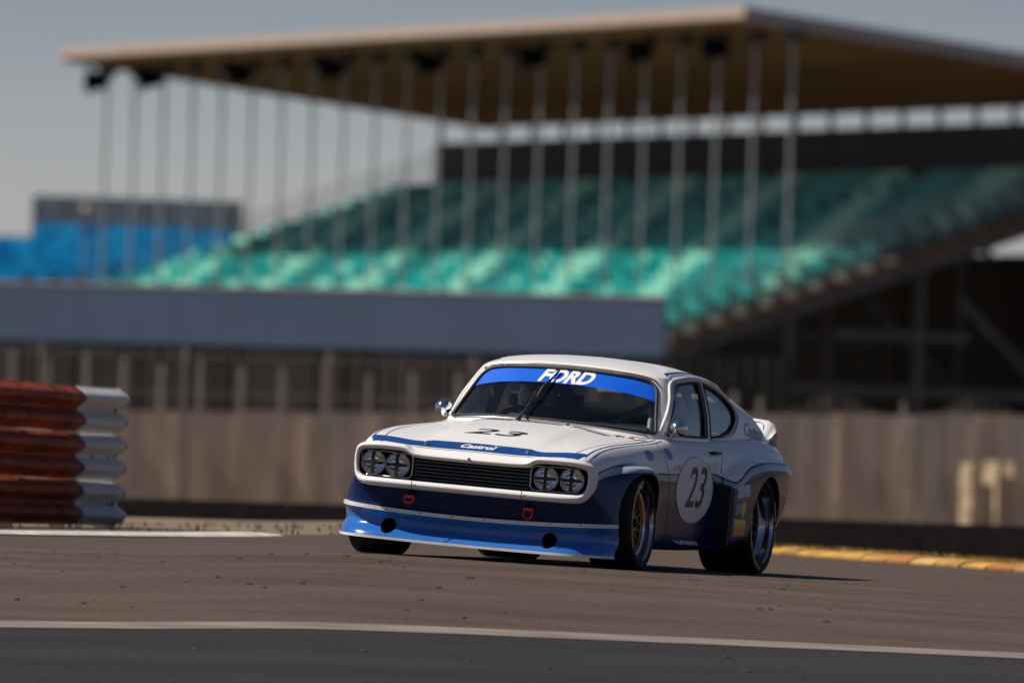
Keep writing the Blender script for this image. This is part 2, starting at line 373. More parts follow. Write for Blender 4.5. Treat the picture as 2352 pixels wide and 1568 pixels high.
for s in (.12, 1.0, 2.0, 3.6, 5.2, 6.8):
    b = MB(); c_ = BD * s - BN * .09; b.box(c_ + Vector((0, 0, .49)), (.11, .15, 1.06)); b.build('barrier_post', M['galv'], arm)
    for k in range(3):
        b = MB(); c_ = BD * s - BN * .02; b.box(c_ + Vector((0, 0, .17 + k * .345)), (.05, .1, .2)); b.build('spacer_block', M['galv'], arm)

# ------------------------------------------------------------------ tyre wall, panel wall, fence
tyre_me = None
tw = empty('tyre_wall', (0, 130, -.85)); tag(tw, 'low dark wall of stacked tyres in front of the brown panel wall', 'tyre wall')
M['old_rubber'] = mat('old_tyre_rubber', (.040, .033, .029), .9, var=.4, vscale=5)
b = MB(); b.lathe([(-.10, .18), (-.105, .23), (-.085, .29), (-.04, .31), (.04, .31), (.085, .29), (.105, .23), (.10, .18), (0, .165), (-.10, .18)], 'z', 16)
t0 = b.build('tyre', M['old_rubber'], tw, smooth=True); t0.location = (-7.5, 0, .11); random.seed(11)
for i in range(27):
    for k in range(4):
        if i == 0 and k == 0: continue
        c = dup(t0, tw); c.location = (-7.5 + i * .605 + random.uniform(-.02, .02), random.uniform(-.03, .03), .11 + k * .21); c.rotation_euler.z = random.uniform(0, 6)
for i in range(9):
    b = MB(); b.box((-7.0 + i * 1.8, -.36, .425), (1.78, .025, .86)); b.build('rubber_belt', M['old_rubber'], tw)
pw = empty('panel_wall', (0, 240, -.9)); tag(pw, 'long brown grey precast panel wall behind the track, blurred', 'wall')
PM = [mat('panel_brown_%d' % i, c, .9, var=.35, vscale=.9, stretch=(3, 1, .5), bump=.3, bscale=9) for i, c in enumerate(((.58, .45, .35), (.50, .40, .32), (.63, .51, .40), (.54, .44, .37)))]
random.seed(21); x = -14.0
while x < 110:
    w = random.choice((.55, .8, .8, 1.05)) if x < 16 else 6.0; zt = 1.38 + (min(x, 20) + 5.3) * .028 + random.uniform(-.03, .03)
    b = MB(); d = .16 + random.choice((0, .02, .05)); b.box((x + w / 2, d / 2, (zt + .9) / 2), (w - .025, d, zt + .9)); o = b.build('wall_panel', random.choice(PM), pw)
    x += w
for i in range(22):
    b = MB(); b.box((-14 + i * 1.4, -.10, 1.12), (.11, .12, 2.24 + (i * 1.4 - 8.7) * .028)); b.build('wall_post', PM[2], pw)
cf = empty('catch_fence', (0, 237, -.9)); tag(cf, 'tall see-through wire catch fence in front of the brown panel wall', 'fence')
M['mesh'] = mat('fence_mesh_wire', (.50, .43, .36), .7); random.seed(31)
b = MB(); x = -13.0
while x < 14:
    h_ = 3.5 if x < 3.4 else 2.75 + .25 * math.sin(x * 2.1); b.bar((x, 0, 0), (x, 0, h_), .020, .020); x += random.choice((.09, .11, .13, .20))
for z in (.5, 1.2, 1.9, 2.6, 3.4): b.bar((-13, .02, z), (14 if z < 2.6 else 3.4, .02, z), .02, .02)
o = b.build('wire_mesh', M['mesh'], cf); tag(o, kind='stuff')
for i in range(10):
    b = MB(); X = -12.8 + i * 3.0; hh = 3.55 if X < 3.4 else 2.9; b.box((X, .08, hh / 2), (.09, .09, hh)); b.build('fence_post', M['mesh'], cf)
M['post'] = mat('pale_timber_post', (.58, .50, .42), .9, var=.3, vscale=4); M['wire'] = mat('fence_wire', (.22, .21, .20), .6)
fe = empty('post_fence', (0, 285, -.9)); tag(fe, 'row of pale fence posts standing before the dark screen under the grey board', 'fence')
pxs = [-70, 30, 112, 200, 285, 372, 462, 555, 652, 750, 850, 952, 1055, 1160, 1265, 1370, 1475, 1580, 1690]
KF = 26133.0
for i, px in enumerate(pxs):
    X = (px - 1176) / KF * 285; b = MB(); ht = 3.72 - .02 * i + .1 * math.sin(i * 2.3); b.box((X, 0, ht / 2), (.13, .13, ht)); b.build('post', M['post'], fe)
for i in range(9):
    X = 6.6 + i * .98; b = MB(); b.box((X, 0, 1.3), (.17, .17, 2.75 + .1 * math.sin(i * 3.1))); b.build('post', M['post'], fe)
for z in (.9, 1.9, 2.9):
    b = MB(); b.bar((-15, .08, z), (5.6, .08, z), .03, .03); b.build('fence_wire', M['wire'], fe)
sc_ = MB(); M['screen'] = mat('backdrop_dark_green', (.040, .046, .040), .95, var=.8, vscale=2.5, stretch=(5, 1, .4), bump=.5, bscale=6)
scr = empty('dark_backdrop', (0, 306, -.9)); tag(scr, 'dark green backdrop added to fill the dark area under the grey board', 'screen')  # sheets added to fill the dark area below the board
for i in range(14):
    X = -17 + i * 1.75; n = 14; v = []; f = []
    for k in range(n + 1):
        for z in (0, 4.35): v.append((X + 1.78 * k / n, (.06 if i % 2 else 0) + .02 * math.sin(k * 1.9 + i), z))
    for k in range(n): f.append((2 * k, 2 * k + 2, 2 * k + 3, 2 * k + 1))
    o = pydata('backdrop_panel', v, f, M['screen'], scr); bm = bmesh.new(); bm.from_mesh(o.data); bmesh.ops.solidify(bm, geom=bm.faces[:], thickness=.02); bm.to_mesh(o.data); bm.free()
M['pad'] = mat('yellow_foam_pad', (.56, .43, .27), .85, var=.45, vscale=3)
for i, (px, w) in enumerate(((2222, .32), (2277, .42), (2321, .25))):
    X = (px - 1176 + 10) / KF * 231; b = MB(); b.box((X, 231, -.9 + .86 - .03 * (i == 0)), (w * .95, .10, 1.72 - .06 * (i == 0)), Matrix.Rotation(R(-42), 3, 'Z')); o = b.build('upright_board', M['pad'])
    tag(o, ['pale yellow upright board, left of the three behind the tyre wall', 'widest pale yellow upright board, in the middle of the three behind the tyre wall', 'thin pale yellow upright board, right of the three behind the tyre wall'][i], 'board', 'upright boards behind the tyre wall')

# ------------------------------------------------------------------ grey board
M['dark_steel'] = mat('dark_steel', (.035, .036, .040), .6)
gb = empty('grey_board', (-5, 297, -.9)); tag(gb, 'long blank blue grey hoarding board raised on posts', 'board')
M['board'] = mat('board_blue_grey', (.042, .074, .135), .7, var=.08, vscale=.4); M['board_top_lit'] = mat('board_top_lit', (.36, .27, .23), .7)  # second tone paints sunlight on the board's top edge
PA, PB = Vector((-16.5, 304.4, 0)), Vector((3.93, 292, 0)); nseg = 8
for i in range(nseg):
    a = PA.lerp(PB, i / nseg); c = PA.lerp(PB, (i + 1) / nseg); dd = (c - a).normalized(); a = a + dd * .006; c = c - dd * .006
    b = MB(); b.bar(a + Vector((0, 0, 4.02)), c + Vector((0, 0, 4.02)), .14, 1.50); o = b.build('board_panel', M['board'], gb); o.matrix_parent_inverse = gb.matrix_basis.inverted()
b = MB(); b.bar(PA + Vector((0, 0, 4.80)), PB + Vector((0, 0, 4.80)), .20, .06); o = b.build('board_lit_edge', M['board_top_lit'], gb); o.matrix_parent_inverse = gb.matrix_basis.inverted()
for i in range(9):
    a = PA.lerp(PB, i / 8 if i < 8 else .995) + Vector((.04, .2, 0)); b = MB(); b.bar(a + Vector((0, 0, -.9)), a + Vector((0, 0, 4.7)), .14, .14); o = b.build('board_post', M['dark_steel'], gb); o.matrix_parent_inverse = gb.matrix_basis.inverted()

# ------------------------------------------------------------------ covered grandstand
E1 = Vector((.379, -.925, 0)).normalized(); E2 = Vector((-E1.y, E1.x, 0))
SM = Matrix.Translation((-18.86, 464.2, -.9)) @ Matrix((( E1.x, E2.x, 0, 0), (E1.y, E2.y, 0, 0), (0, 0, 1, 0), (0, 0, 0, 1)))
st = empty('grandstand'); st.matrix_world = SM; tag(st, 'large covered grandstand with green seats and a thin columned roof', 'grandstand')
GZ = .9; L = 70.3
def seat_z(w): return 5.1 + GZ + .354 * (w + 2.45)
M['roof_lit'] = mat('roof_edge_lit', (.44, .34, .28), .7, var=.15, vscale=2); M['roof_shaded'] = mat('roof_edge_shaded', (.30, .31, .33), .7)  # sun and shade put into the fascia colours: warm front, grey sides
M['soffit'] = mat('timber_soffit', (.25, .135, .050), .8, var=.35, vscale=.6, stretch=(.15, 3, 1)); M['column'] = mat('column_grey', (.34, .36, .38), .55, metal=.2)
M['dark_steel'] = mat('dark_steel', (.035, .036, .040), .6); M['terrace'] = mat('terrace_concrete', (.085, .085, .085), .9, var=.3, vscale=1); M['brown_plank'] = mat('brown_riser', (.16, .09, .05), .85, var=.3, vscale=1)
M['clad'] = mat('dark_cladding', (.035, .036, .042), .7, var=.3, vscale=.8, stretch=(4, 1, .3))
zf, zb = 16.62 + GZ, 14.55 + GZ; WR = 19.2
def slab(name, q, mat_, par=st):   # q: 8 points
    return pydata(name, q, [(0, 1, 2, 3)[::-1], (4, 5, 6, 7), (0, 1, 5, 4), (1, 2, 6, 5), (2, 3, 7, 6), (3, 0, 4, 7)], mat_, par)
def rz_(w): return zf + (zb - zf) * w / WR
slab('roof_deck', [(.25, .22, rz_(.22) - .40), (L - .25, .22, rz_(.22) - .40), (L - .25, WR - .2, zb - .40), (.25, WR - .2, zb - .40), (.25, .22, rz_(.22) - .05), (L - .25, .22, rz_(.22) - .05), (L - .25, WR - .2, zb - .05), (.25, WR - .2, zb - .05)], M['soffit'])
slab('front_fascia', [(0, 0, zf - .38), (L, 0, zf - .38), (L, .21, zf - .46), (0, .21, zf - .46), (0, 0, zf), (L, 0, zf), (L, .21, zf), (0, .21, zf)], M['roof_lit'])
for a0, a1 in ((0, .24), (L - .24, L)): slab('side_fascia', [(a0, .212, rz_(.212) - .50), (a1, .212, rz_(.212) - .50), (a1, WR, zb - .50), (a0, WR, zb - .50), (a0, .212, rz_(.212)), (a1, .212, rz_(.212)), (a1, WR, zb), (a0, WR, zb)], M['roof_shaded'])
for i in range(13):
    w = .9 + i * 1.42; b = MB(); b.bar((.3, w, rz_(w) - .49), (L - .3, w, rz_(w) - .49), .10, .16); b.build('purlin', M['soffit'], st)
CW = 2.05; NC = 22
b = MB(); b.lathe([(0, .066), (1, .066)], 'z', 12); col0 = b.build('column', M['column'], st, smooth=True)
b = MB(); b.box((0, 0, -.22), (1.0, .5, .18)); b.box((0, 0, -.42), (.5, .34, .22)); head0 = b.build('column_head', M['dark_steel'], col0)
for i in range(NC):
    o = col0 if i == 0 else dup(col0, st); a = .30 + (L - .6) * i / (NC - 1); zt = rz_(CW) - .42; zbse = seat_z(CW) - .3; o.location = (a, CW, zbse); o.scale = (1, 1, zt - zbse)
    h = head0 if i == 0 else dup(head0, o); h.parent = o; h.matrix_parent_inverse = Matrix.Identity(4); h.location = (0, 0, 1.0); h.scale = (1, 1, 1 / (zt - zbse))
    # rear posts of the open slot
    b = MB(); b.box((a, 16.8, 14.1 + GZ), (.16, .16, 2.0)); b.build('rear_post', M['dark_steel'], st)
NROW, PIT = 21, .95
v = []; f = []
for r_ in range(NROW):
    w0 = -2.45 + r_ * PIT; z = seat_z(w0)
    for a in (0.0, L): v += [(a, w0, z - .354 * PIT), (a, w0, z), (a, w0 + PIT, z)]
    k = r_ * 6; f += [(k, k + 3, k + 4, k + 1), (k + 1, k + 4, k + 5, k + 2)]
    f += [(k, k + 1, k + 2), (k + 3, k + 5, k + 4)]
ter = pydata('terrace', v, f, M['terrace'], st)
slab('under_slab', [(0, -2.5, seat_z(-2.45) - .95), (L, -2.5, seat_z(-2.45) - .95), (L, 17.5, seat_z(17.5) - .95), (0, 17.5, seat_z(17.5) - .95), (0, -2.5, seat_z(-2.45) - .40), (L, -2.5, seat_z(-2.45) - .40), (L, 17.5, seat_z(17.5) - .40), (0, 17.5, seat_z(17.5) - .40)], M['dark_steel'])
for r_ in range(NROW): # brown risers at the right end of every row
    w0 = -2.45 + r_ * PIT; b = MB(); b.box((L + .05, w0 + .5, seat_z(w0) - .25), (.08, .86, .42)); b.build('riser_end', M['brown_plank'], st)
wb = 16.6
for i in range(24):
    a0 = L * i / 24; b = MB(); b.box((a0 + L / 48, wb + .1, (seat_z(15.6) + 13.35 + GZ) / 2 - .3), (L / 24 - .03, .16, 13.35 + GZ - seat_z(15.6) + .6)); b.build('back_wall_panel', M['clad'], st)
    b = MB(); b.box((a0 + L / 48, 17.8, 4.75), (L / 24 - .03, .14, 9.5)); b.build('dark_backing', M['clad'], st)  # panels added to back the dark space under the stand
for z in (13.33 + GZ,):
    b = MB(); b.bar((0, 16.85, z), (L, 16.85, z), .14, .16); b.build('rear_rail', M['dark_steel'], st)
# seats
SG = [mat('seat_green_%d' % i, c, .45) for i, c in enumerate(((.006, .33, .31), (.010, .42, .38), (.32, .72, .58), (.004, .23, .22)))]
def seat_geo():
    b = MB(); b.box((0, .0, .40), (.46, .40, .05)); b.box((0, .20, .60), (.46, .05, .40), Matrix.Rotation(R(8), 3, 'X')); b.box((0, .02, .19), (.06, .26, .36)); return b
smesh = []
for m_ in SG: o = seat_geo().build('seat', m_); smesh.append(o.data); bpy.data.objects.remove(o)
random.seed(5); seats = []
for r_ in range(NROW):
    if r_ > 17: continue
    w0 = -2.45 + r_ * PIT + .55; z = seat_z(-2.45 + r_ * PIT)
    n = int((L - 1) / .56)
    for i in range(n):
        a = .6 + i * .56
        if (i // 24) != ((i + 2) // 24): continue                                # aisles
        P = SM @ Vector((a, w0, z)); px = 1176 + P.x / P.y * KF; py = 1045 - (P.z - EYE) / P.y * KF
        seats.append((P.y if (px > 1500 or py < 690) else 9e9, a, w0, z, r_))
seats.sort(key=lambda q: q[0]); bulk = MB(); sg = seat_geo()
for k, (d, a, w0, z, r_) in enumerate(seats):
    nzv = 1.9 * math.sin(a * .95 + r_ * 1.3) * math.sin(a * .33 + 2 + r_ * .45) + random.uniform(-.6, .6)
    mi = 2 if nzv > .55 else 1 if nzv > -.2 else 0 if nzv > -1.2 else 3
    if k < 300:
        o = bpy.data.objects.new('seat', smesh[mi]); COL.objects.link(o); o.parent = st; o.location = (a, w0, z)
    else:
        n0 = len(bulk.v); bulk.v += [(x + a, y + w0, q + z) for x, y, q in sg.v]; bulk.f += [tuple(i + n0 for i in ff) for ff in sg.f]; bulk.m += [mi] * len(sg.f)
o = bulk.build('seat_rows', SG, st); tag(o, kind='stuff')
# railings at both ends
for a, nm in ((0.0, 'end_railing'), (L + .12, 'end_railing')):
    b = MB(); w = -2.4
    while w < 17:
        z = seat_z(w); b.bar((a, w, z - .1), (a, w, z + (1.7 if a else 1.15)), .05, .05); w += .30 if a else .6
    for hh in (1.12, .6): b.bar((a, -2.4, seat_z(-2.4) + hh), (a, 17, seat_z(17) + hh), .05, .05)
    o = b.build(nm, M['galv'], st); tag(o, kind='stuff')
# steel frame under the right end and inside
for fr, a in enumerate((L + .02, L - 8.0, L - 16.0, L - 24.0)):
    def beam(p, q, w_, h_, nm): b = MB(); b.bar((a, *p), (a, *q), w_, h_); b.build(nm, M['frame'] if 'frame' in M else M.setdefault('frame', mat('weathered_frame', (.075, .075, .08), .6, var=.3, vscale=1)), st)
    beam((-2.4, seat_z(-2.4) - .75), (17.3, seat_z(17.3) - .75), .22, .42, 'raker_beam')
    for w in (2.1, 7.1, 12.3, 17.0): beam((w, 0), (w, seat_z(w) - .9), .24, .24, 'frame_column')
    beam((2.1, 3.30 + GZ), (17, 3.30 + GZ), .16, .30, 'frame_beam'); beam((-.6, 3.35 + GZ), (2.0, 3.35 + GZ), .16, .28, 'frame_beam'); beam((4.0, 5.25 + GZ), (9.0, 5.25 + GZ), .16, .30, 'frame_beam')
    beam((2.0, 3.2 + GZ), (-.8, .2), .14, .24, 'frame_brace'); beam((8.6, 6.6 + GZ), (12.2, 3.4 + GZ), .14, .26, 'frame_brace')
# loudspeakers under the roof edge
sp_px = [228, 352, 557, 768, 992, 1228, 1475, 1648]
def horn():
    b = MB(); b.lathe([(-.40, .54), (-.44, .48), (.05, .34), (.36, .28), (.40, .02)], 'y', 16); b.lathe([(-.40, .46), (-.1, .14), (-.1, .01)], 'y', 16); return b
hb = horn(); h0 = None
ordn = ['nearest the left tip of the roof', 'second from the left tip', 'third from the left tip', 'fourth from the left tip', 'fourth from the right', 'third from the right', 'second from the right', 'nearest the right corner']
for i, px in enumerate(sp_px):
    # solve the roof-edge position whose bearing is px
    best = min((abs(1176 + (SM @ Vector((q * .1, 1.2, 0))).x / (SM @ Vector((q * .1, 1.2, 0))).y * KF + 21 - px), q) for q in range(0, 703)); a = best[1] * .1
    o = empty('loudspeaker'); o.matrix_world = SM @ Matrix.Translation((a, 1.2, rz_(1.2) - 1.2))
    if h0 is None: k1 = hb.build('horn', M['speaker'], o, smooth=True); b = MB(); b.box((0, .1, .38), (.16, .16, .5)); k2 = b.build('bracket', M['dark_steel'], o); h0 = o
    else: dup(k1, o); dup(k2, o)
    tag(o, 'dark loudspeaker hanging under the grandstand roof, ' + ordn[i], 'loudspeaker', 'loudspeakers under the roof')
# ------------------------------------------------------------------ blue stand in the far left
bs = empty('blue_stand', (-19.0, 520, -.9)); tag(bs, 'distant open stand with blue seats and a grey back wall', 'grandstand')
def bz(w): return 7.2 + GZ + .36 * w
SB = [mat('seat_blue_%d' % i, c, .5) for i, c in enumerate(((.015, .46, .74), (.06, .56, .82), (.010, .34, .60)))]
bme = []
for m_ in SB: o = seat_geo().build('seat', m_); bme.append(o.data); bpy.data.objects.remove(o)
v = []; f = []
for r_ in range(9):
    for x in (-8.0, 6.4): v += [(x, r_ * .95, bz(r_ * .95) - .36), (x, r_ * .95, bz(r_ * .95)), (x, r_ * .95 + .95, bz(r_ * .95))]
    k = r_ * 6; f += [(k, k + 3, k + 4, k + 1), (k + 1, k + 4, k + 5, k + 2), (k, k + 1, k + 2), (k + 3, k + 5, k + 4)]
pydata('terrace', v, f, M['terrace'], bs); random.seed(9)
for r_ in range(9):
    for i in range(26):
        x = -7.2 + i * .52
        if x < -3.2 and r_ > 6: continue
        o = bpy.data.objects.new('seat', bme[random.choice((0, 0, 1, 1, 2))]); COL.objects.link(o); o.parent = bs; o.location = (x, r_ * .95 + .5, bz(r_ * .95))
for i in range(10):
    b = MB(); b.box((-3.0 + i * .98, 8.9, bz(8.5) + .65), (.96, .14, 2.2)); b.build('back_wall_panel', M.get('bw') or M.setdefault('bw', mat('back_wall_grey', (.30, .31, .32), .7, var=.2, vscale=1)), bs)
for i, x in enumerate((-3.2, -2.0, -.75, .6)):
    b = MB(); b.box((x, -.4, bz(0) + .3), (.5, .08, 1.5)); b.build('gate_panel', M['dark_steel'], bs)
b = MB(); b.box((2.4, 0, 3.4), (15.5, .3, 6.9)); b.build('front_wall', M['terrace'], bs)
lp = empty('lamp_post', (-18.9, 500, -.9)); tag(lp, 'thin mast with a small bright lamp head beside the blue stand', 'lamp')
b = MB(); b.tube([(0, 0, 0), (0, 0, 11.7)], .05, 8); b.build('mast', M['galv'], lp); b = MB(); b.lathe([(-.16, .05), (-.1, .12), (.1, .15), (.18, .08), (.2, .01)], 'z', 14, (0, 0, 11.75)); b.build('lamp_head', mat('lamp_head_white', (.8, .72, .62), .3), lp, smooth=True)
# rubber crumbs thrown on the asphalt
random.seed(77); crumbs = []
for q in range(4):
    b = MB(); n = 9; r0 = [random.uniform(.6, 1.2) for _ in range(n)]
    vv = [(.030 * r0[k] * math.cos(2 * math.pi * k / n), .026 * r0[k] * math.sin(2 * math.pi * k / n), 0) for k in range(n)] + [(.02 * r0[k] * math.cos(2 * math.pi * k / n), .015 * r0[k] * math.sin(2 * math.pi * k / n), .006 + .004 * r0[-k]) for k in range(n)]
    b.add(vv, [(k, (k + 1) % n, n + (k + 1) % n, n + k) for k in range(n)] + [tuple(range(n, 2 * n))]); o = b.build('rubber_crumb', M['old_rubber'], smooth=True); crumbs.append(o.data); bpy.data.objects.remove(o)
for i in range(60):
    y = random.uniform(60.6, 65.5) if i < 46 else random.uniform(57.8, 59.6); hw = y * 36 / 400 / 2; x = random.uniform(-hw, hw)
    o = bpy.data.objects.new('rubber_crumb', random.choice(crumbs)); COL.objects.link(o); s = random.uniform(.35, .95); o.location = (x, y, g(x, y) + .006); o.scale = (s * 1.2, s, s); o.rotation_euler.z = random.uniform(0, 6)
    tag(o, 'small black crumb of tyre rubber lying on the asphalt in front of the car', 'rubber', 'rubber crumbs on the asphalt')

# tree belt added round the circuit behind the camera and to both sides (out of view, it darkens the low horizon in the paint)
M['wood'] = mat('added_belt_dark', (.030, .045, .018), .95, var=.5, vscale=.3)
random.seed(4); v = []; f = []; NA = 150
for i in range(NA):
    az = R(22 + (338 - 22) * i / (NA - 1)); 
    for k, (dr, hh) in enumerate(((0, -1), (-6, 3.5), (-3, 7.5), (4, 9.5), (14, 6), (18, -1))):
        rr = 205 + dr + random.uniform(-2.5, 2.5); v.append((rr * math.sin(az), 66 + rr * math.cos(az), hh + (random.uniform(-1.4, 2.6) if hh > 0 else -1)))
for i in range(NA - 1):
    for k in range(5): f.append((i * 6 + k, i * 6 + k + 1, i * 6 + 6 + k + 1, i * 6 + 6 + k))
o = pydata('added_tree_belt', v, f, M['wood']); tag(o, 'unseen dark belt of trees added round the circuit to darken reflections', 'trees', kind='stuff')
# ------------------------------------------------------------------ the race car (x to its left, y to its tail, z up; origin on the ground under the front axle)
CAR_M = Matrix.Translation((-.04, 67.0, 0)) @ Matrix.Rotation(R(1.85), 4, 'Y') @ Matrix.Rotation(R(-17.0), 4, 'Z')
PIV = Vector((0, 1.28, .25))
BODY = Matrix.Translation(PIV) @ Matrix.Rotation(R(1.6), 4, 'Y') @ Matrix.Translation(-PIV)
car = empty('racing_car'); car.matrix_world = CAR_M
tag(car, 'white and navy blue racing coupe with number 23 cornering on the asphalt', 'racing car')
def cpart(o, parent=None):
    o.parent = parent or car
    o.matrix_parent_inverse = Matrix.Identity(4)
    o.matrix_local = BODY if parent is None else Matrix.Identity(4)
    return o
WS = bpy.data.scenes.new('work')           # a small scene so that evaluating one object does not touch the rest; removed at the end
def evaluate(o, extra=()):
    for q in (o, *extra): WS.collection.objects.link(q)
    vl = WS.view_layers[0]; vl.update(); dg = vl.depsgraph
    me = bpy.data.meshes.new_from_object(o.evaluated_get(dg))
    for q in (o, *extra): WS.collection.objects.unlink(q)
    return me
def bool_eval(o, ops, least=1):
    base = [(m.type, m) for m in o.modifiers]; n0 = len(base)
    me = bool_try(o, ops, False)
    if len(me.polygons) < least:
        bpy.data.meshes.remove(me)
        while len(o.modifiers) > n0: o.modifiers.remove(o.modifiers[-1])
        me = bool_try(o, ops, True)
    o.modifiers.clear()
    return me
def bool_try(o, ops, SELF):
    for c, op in ops:
        md = o.modifiers.new('b', 'BOOLEAN'); md.operation = op; md.object = c; md.solver = 'EXACT'; md.use_self = SELF
        try: md.material_mode = 'TRANSFER'
        except Exception: pass
    return evaluate(o, [c for c, _ in ops])
def kill(*obs):
    for o in obs: bpy.data.objects.remove(o, do_unlink=True)

# --- lower body: knots of twelve section points along the car
def K(*p): a = list(zip(*p)); return pchip(a[0], a[1])
SX = [lambda y: 0 * y,
      lambda y: 0 * y + .28, lambda y: 0 * y + .38, lambda y: 0 * y + .57,
      K((-.70, .652), (-.6, .672), (-.3, .68), (.9, .692), (1.5, .697), (2.9, .700), (3.2, .685), (3.38, .64)),
      K((-.70, .700), (-.66, .720), (-.4, .738), (0, .745), (.6, .755), (1.0, .765), (1.7, .77), (2.2, .78), (2.9, .785), (3.2, .772), (3.38, .72)),
      K((-.70, .715), (-.66, .735), (-.45, .757), (-.1, .770), (.35, .774), (.7, .782), (1.75, .787), (1.84, .80), (2.1, .812), (2.5, .818), (2.9, .81), (3.2, .79), (3.38, .745)),
      K((-.70, .72), (-.66, .742), (-.45, .800), (-.2, .858), (.05, .866), (.26, .838), (.42, .79), (.7, .784), (1.76, .788), (1.84, .852), (2.1, .868), (2.5, .876), (2.9, .862), (3.2, .832), (3.38, .78)),
      K((-.70, .727), (-.66, .752), (-.45, .838), (-.2, .896), (.05, .906), (.26, .875), (.42, .80), (.7, .786), (1.77, .79), (1.82, .884), (2.1, .900), (2.5, .908), (2.9, .893), (3.2, .855), (3.38, .80)),
      K((-.70, .80), (-.6, .835), (-.4, .868), (-.2, .898), (.05, .906), (.26, .872), (.42, .798), (.7, .780), (1.77, .783), (1.82, .884), (2.1, .900), (2.5, .906), (2.9, .880), (3.2, .82), (3.38, .75)),
      K((-.70, .838), (-.4, .852), (-.2, .872), (.1, .872), (.3, .835), (.45, .775), (.8, .748), (1.77, .752), (1.83, .855), (2.1, .870), (2.6, .870), (2.9, .83), (3.2, .755), (3.38, .68)),
      lambda y: 0 * y + .60, lambda y: 0 * y]
SZ = [K((-.70, .598), (-.67, .622), (-.60, .652), (-.40, .708), (-.17, .762), (.2, .810), (.6, .838), (.9, .835), (3.0, .862), (3.2, .845), (3.38, .80)),
      K((-.70, .597), (-.67, .620), (-.6, .650), (-.4, .702), (-.17, .753), (.2, .800), (.6, .832), (.9, .83), (3.0, .860), (3.2, .843), (3.38, .798)),
      K((-.70, .606), (-.67, .632), (-.6, .655), (-.4, .694), (-.17, .734), (.2, .778), (.6, .815), (.9, .82), (3.0, .855), (3.2, .84), (3.38, .795)),
      K((-.70, .618), (-.67, .642), (-.6, .668), (-.4, .706), (-.1, .738), (.3, .766), (.6, .786), (.9, .796), (1.5, .795), (2.9, .845), (3.2, .825), (3.38, .785)),
      K((-.70, .612), (-.67, .637), (-.6, .664), (-.4, .707), (-.1, .736), (.35, .758), (.7, .774), (.95, .795), (1.5, .800), (2.3, .825), (2.9, .845), (3.2, .82), (3.38, .775)),
      K((-.70, .585), (-.6, .612), (-.3, .668), (0, .688), (.6, .702), (1.3, .72), (1.9, .742), (2.5, .767), (2.9, .777), (3.2, .765), (3.38, .73)),
      K((-.70, .53), (-.5, .577), (-.2, .637), (0, .647), (.3, .617), (.5, .61), (.8, .63), (1.75, .645), (1.85, .632), (2.1, .682), (2.5, .727), (2.9, .732), (3.2, .71), (3.38, .68)),
      K((-.70, .49), (-.5, .552), (-.2, .624), (0, .634), (.3, .596), (.5, .56), (.8, .56), (1.75, .58), (1.85, .60), (2.1, .66), (2.5, .71), (2.9, .712), (3.2, .69), (3.38, .65)),
      K((-.70, .44), (-.5, .50), (-.2, .585), (0, .597), (.3, .555), (.5, .50), (.8, .48), (1.75, .50), (1.85, .54), (2.1, .60), (2.5, .657), (2.9, .655), (3.2, .62), (3.38, .58)),
      K((-.70, .33), (-.4, .36), (0, .40), (.3, .37), (.7, .34), (1.75, .34), (1.85, .36), (2.5, .42), (2.9, .42), (3.38, .42)),
      K((-.70, .245), (-.3, .24), (.2, .19), (.4, .152), (1.0, .152), (1.8, .165), (2.0, .20), (2.6, .24), (2.9, .26), (3.2, .30), (3.38, .35)),
      K((-.70, .245), (.2, .17), (1.8, .17), (2.9, .25), (3.38, .35)), K((-.70, .245), (.2, .17), (1.8, .17), (2.9, .25), (3.38, .35))]
def bow(x, ys, z=.6):
    a = min(1, max(0, (.44 - z) / .20)); a = a * (2 - a)
    return (.44 * (abs(x) / .87) ** 9 + .085 * a * max(0, 1 - (abs(x) / .87) ** 4)) * min(1, max(0, -ys / .70))
def crow(P, per):
    """centripetal-like smooth curve through section points (pchip on chord length)"""
    P = np.array(P); d = np.r_[0, np.cumsum(np.maximum(1e-4, np.linalg.norm(np.diff(P, axis=0), axis=1)) ** .6)]
    # cubic (finite-difference tangents, limited)
    m = np.zeros_like(P); n = len(P)
    for i in range(n):
        a, b = max(0, i - 1), min(n - 1, i + 1); m[i] = (P[b] - P[a]) / (d[b] - d[a])
    m[0] = (P[1] - P[0]) / (d[1] - d[0]); m[0][1] = 0 if P.shape[1] == 2 else m[0][1]
    out = []
    for i in range(n - 1):
        h = d[i + 1] - d[i]
        for k in range(per):
            t = k / per
            out.append((1 + 2 * t) * (1 - t) ** 2 * P[i] + t * (1 - t) ** 2 * h * m[i] * .85 + t * t * (3 - 2 * t) * P[i + 1] + t * t * (t - 1) * h * m[i + 1] * .85)
    out.append(P[-1]); return np.array(out)
ST = np.unique(np.r_[np.linspace(-.70, -.56, 9), np.linspace(-.54, .5, 34), np.linspace(.55, 1.7, 20), np.linspace(1.72, 1.90, 13), np.linspace(1.95, 3.1, 30), np.linspace(3.15, 3.38, 8)].round(4))
rows = []
for y in ST:
    P = [(float(SX[i](y)), float(SZ[i](y))) for i in range(13)]
    C = crow(P, 5)
    half = [(x, y + bow(x, y, z), z) for x, z in C]
    rows.append([(-p[0], p[1], p[2]) for p in half[:0:-1]] + half)     # from bottom centre round to bottom centre
NW = len(rows[0]); V = []; Fc = []
for r_ in rows: V += r_[:-1]                                               # last equals first (bottom centre)
NW -= 1
for i in range(len(rows) - 1):
    for k in range(NW): Fc.append((i * NW + k, i * NW + (k + 1) % NW, (i + 1) * NW + (k + 1) % NW, (i + 1) * NW + k))
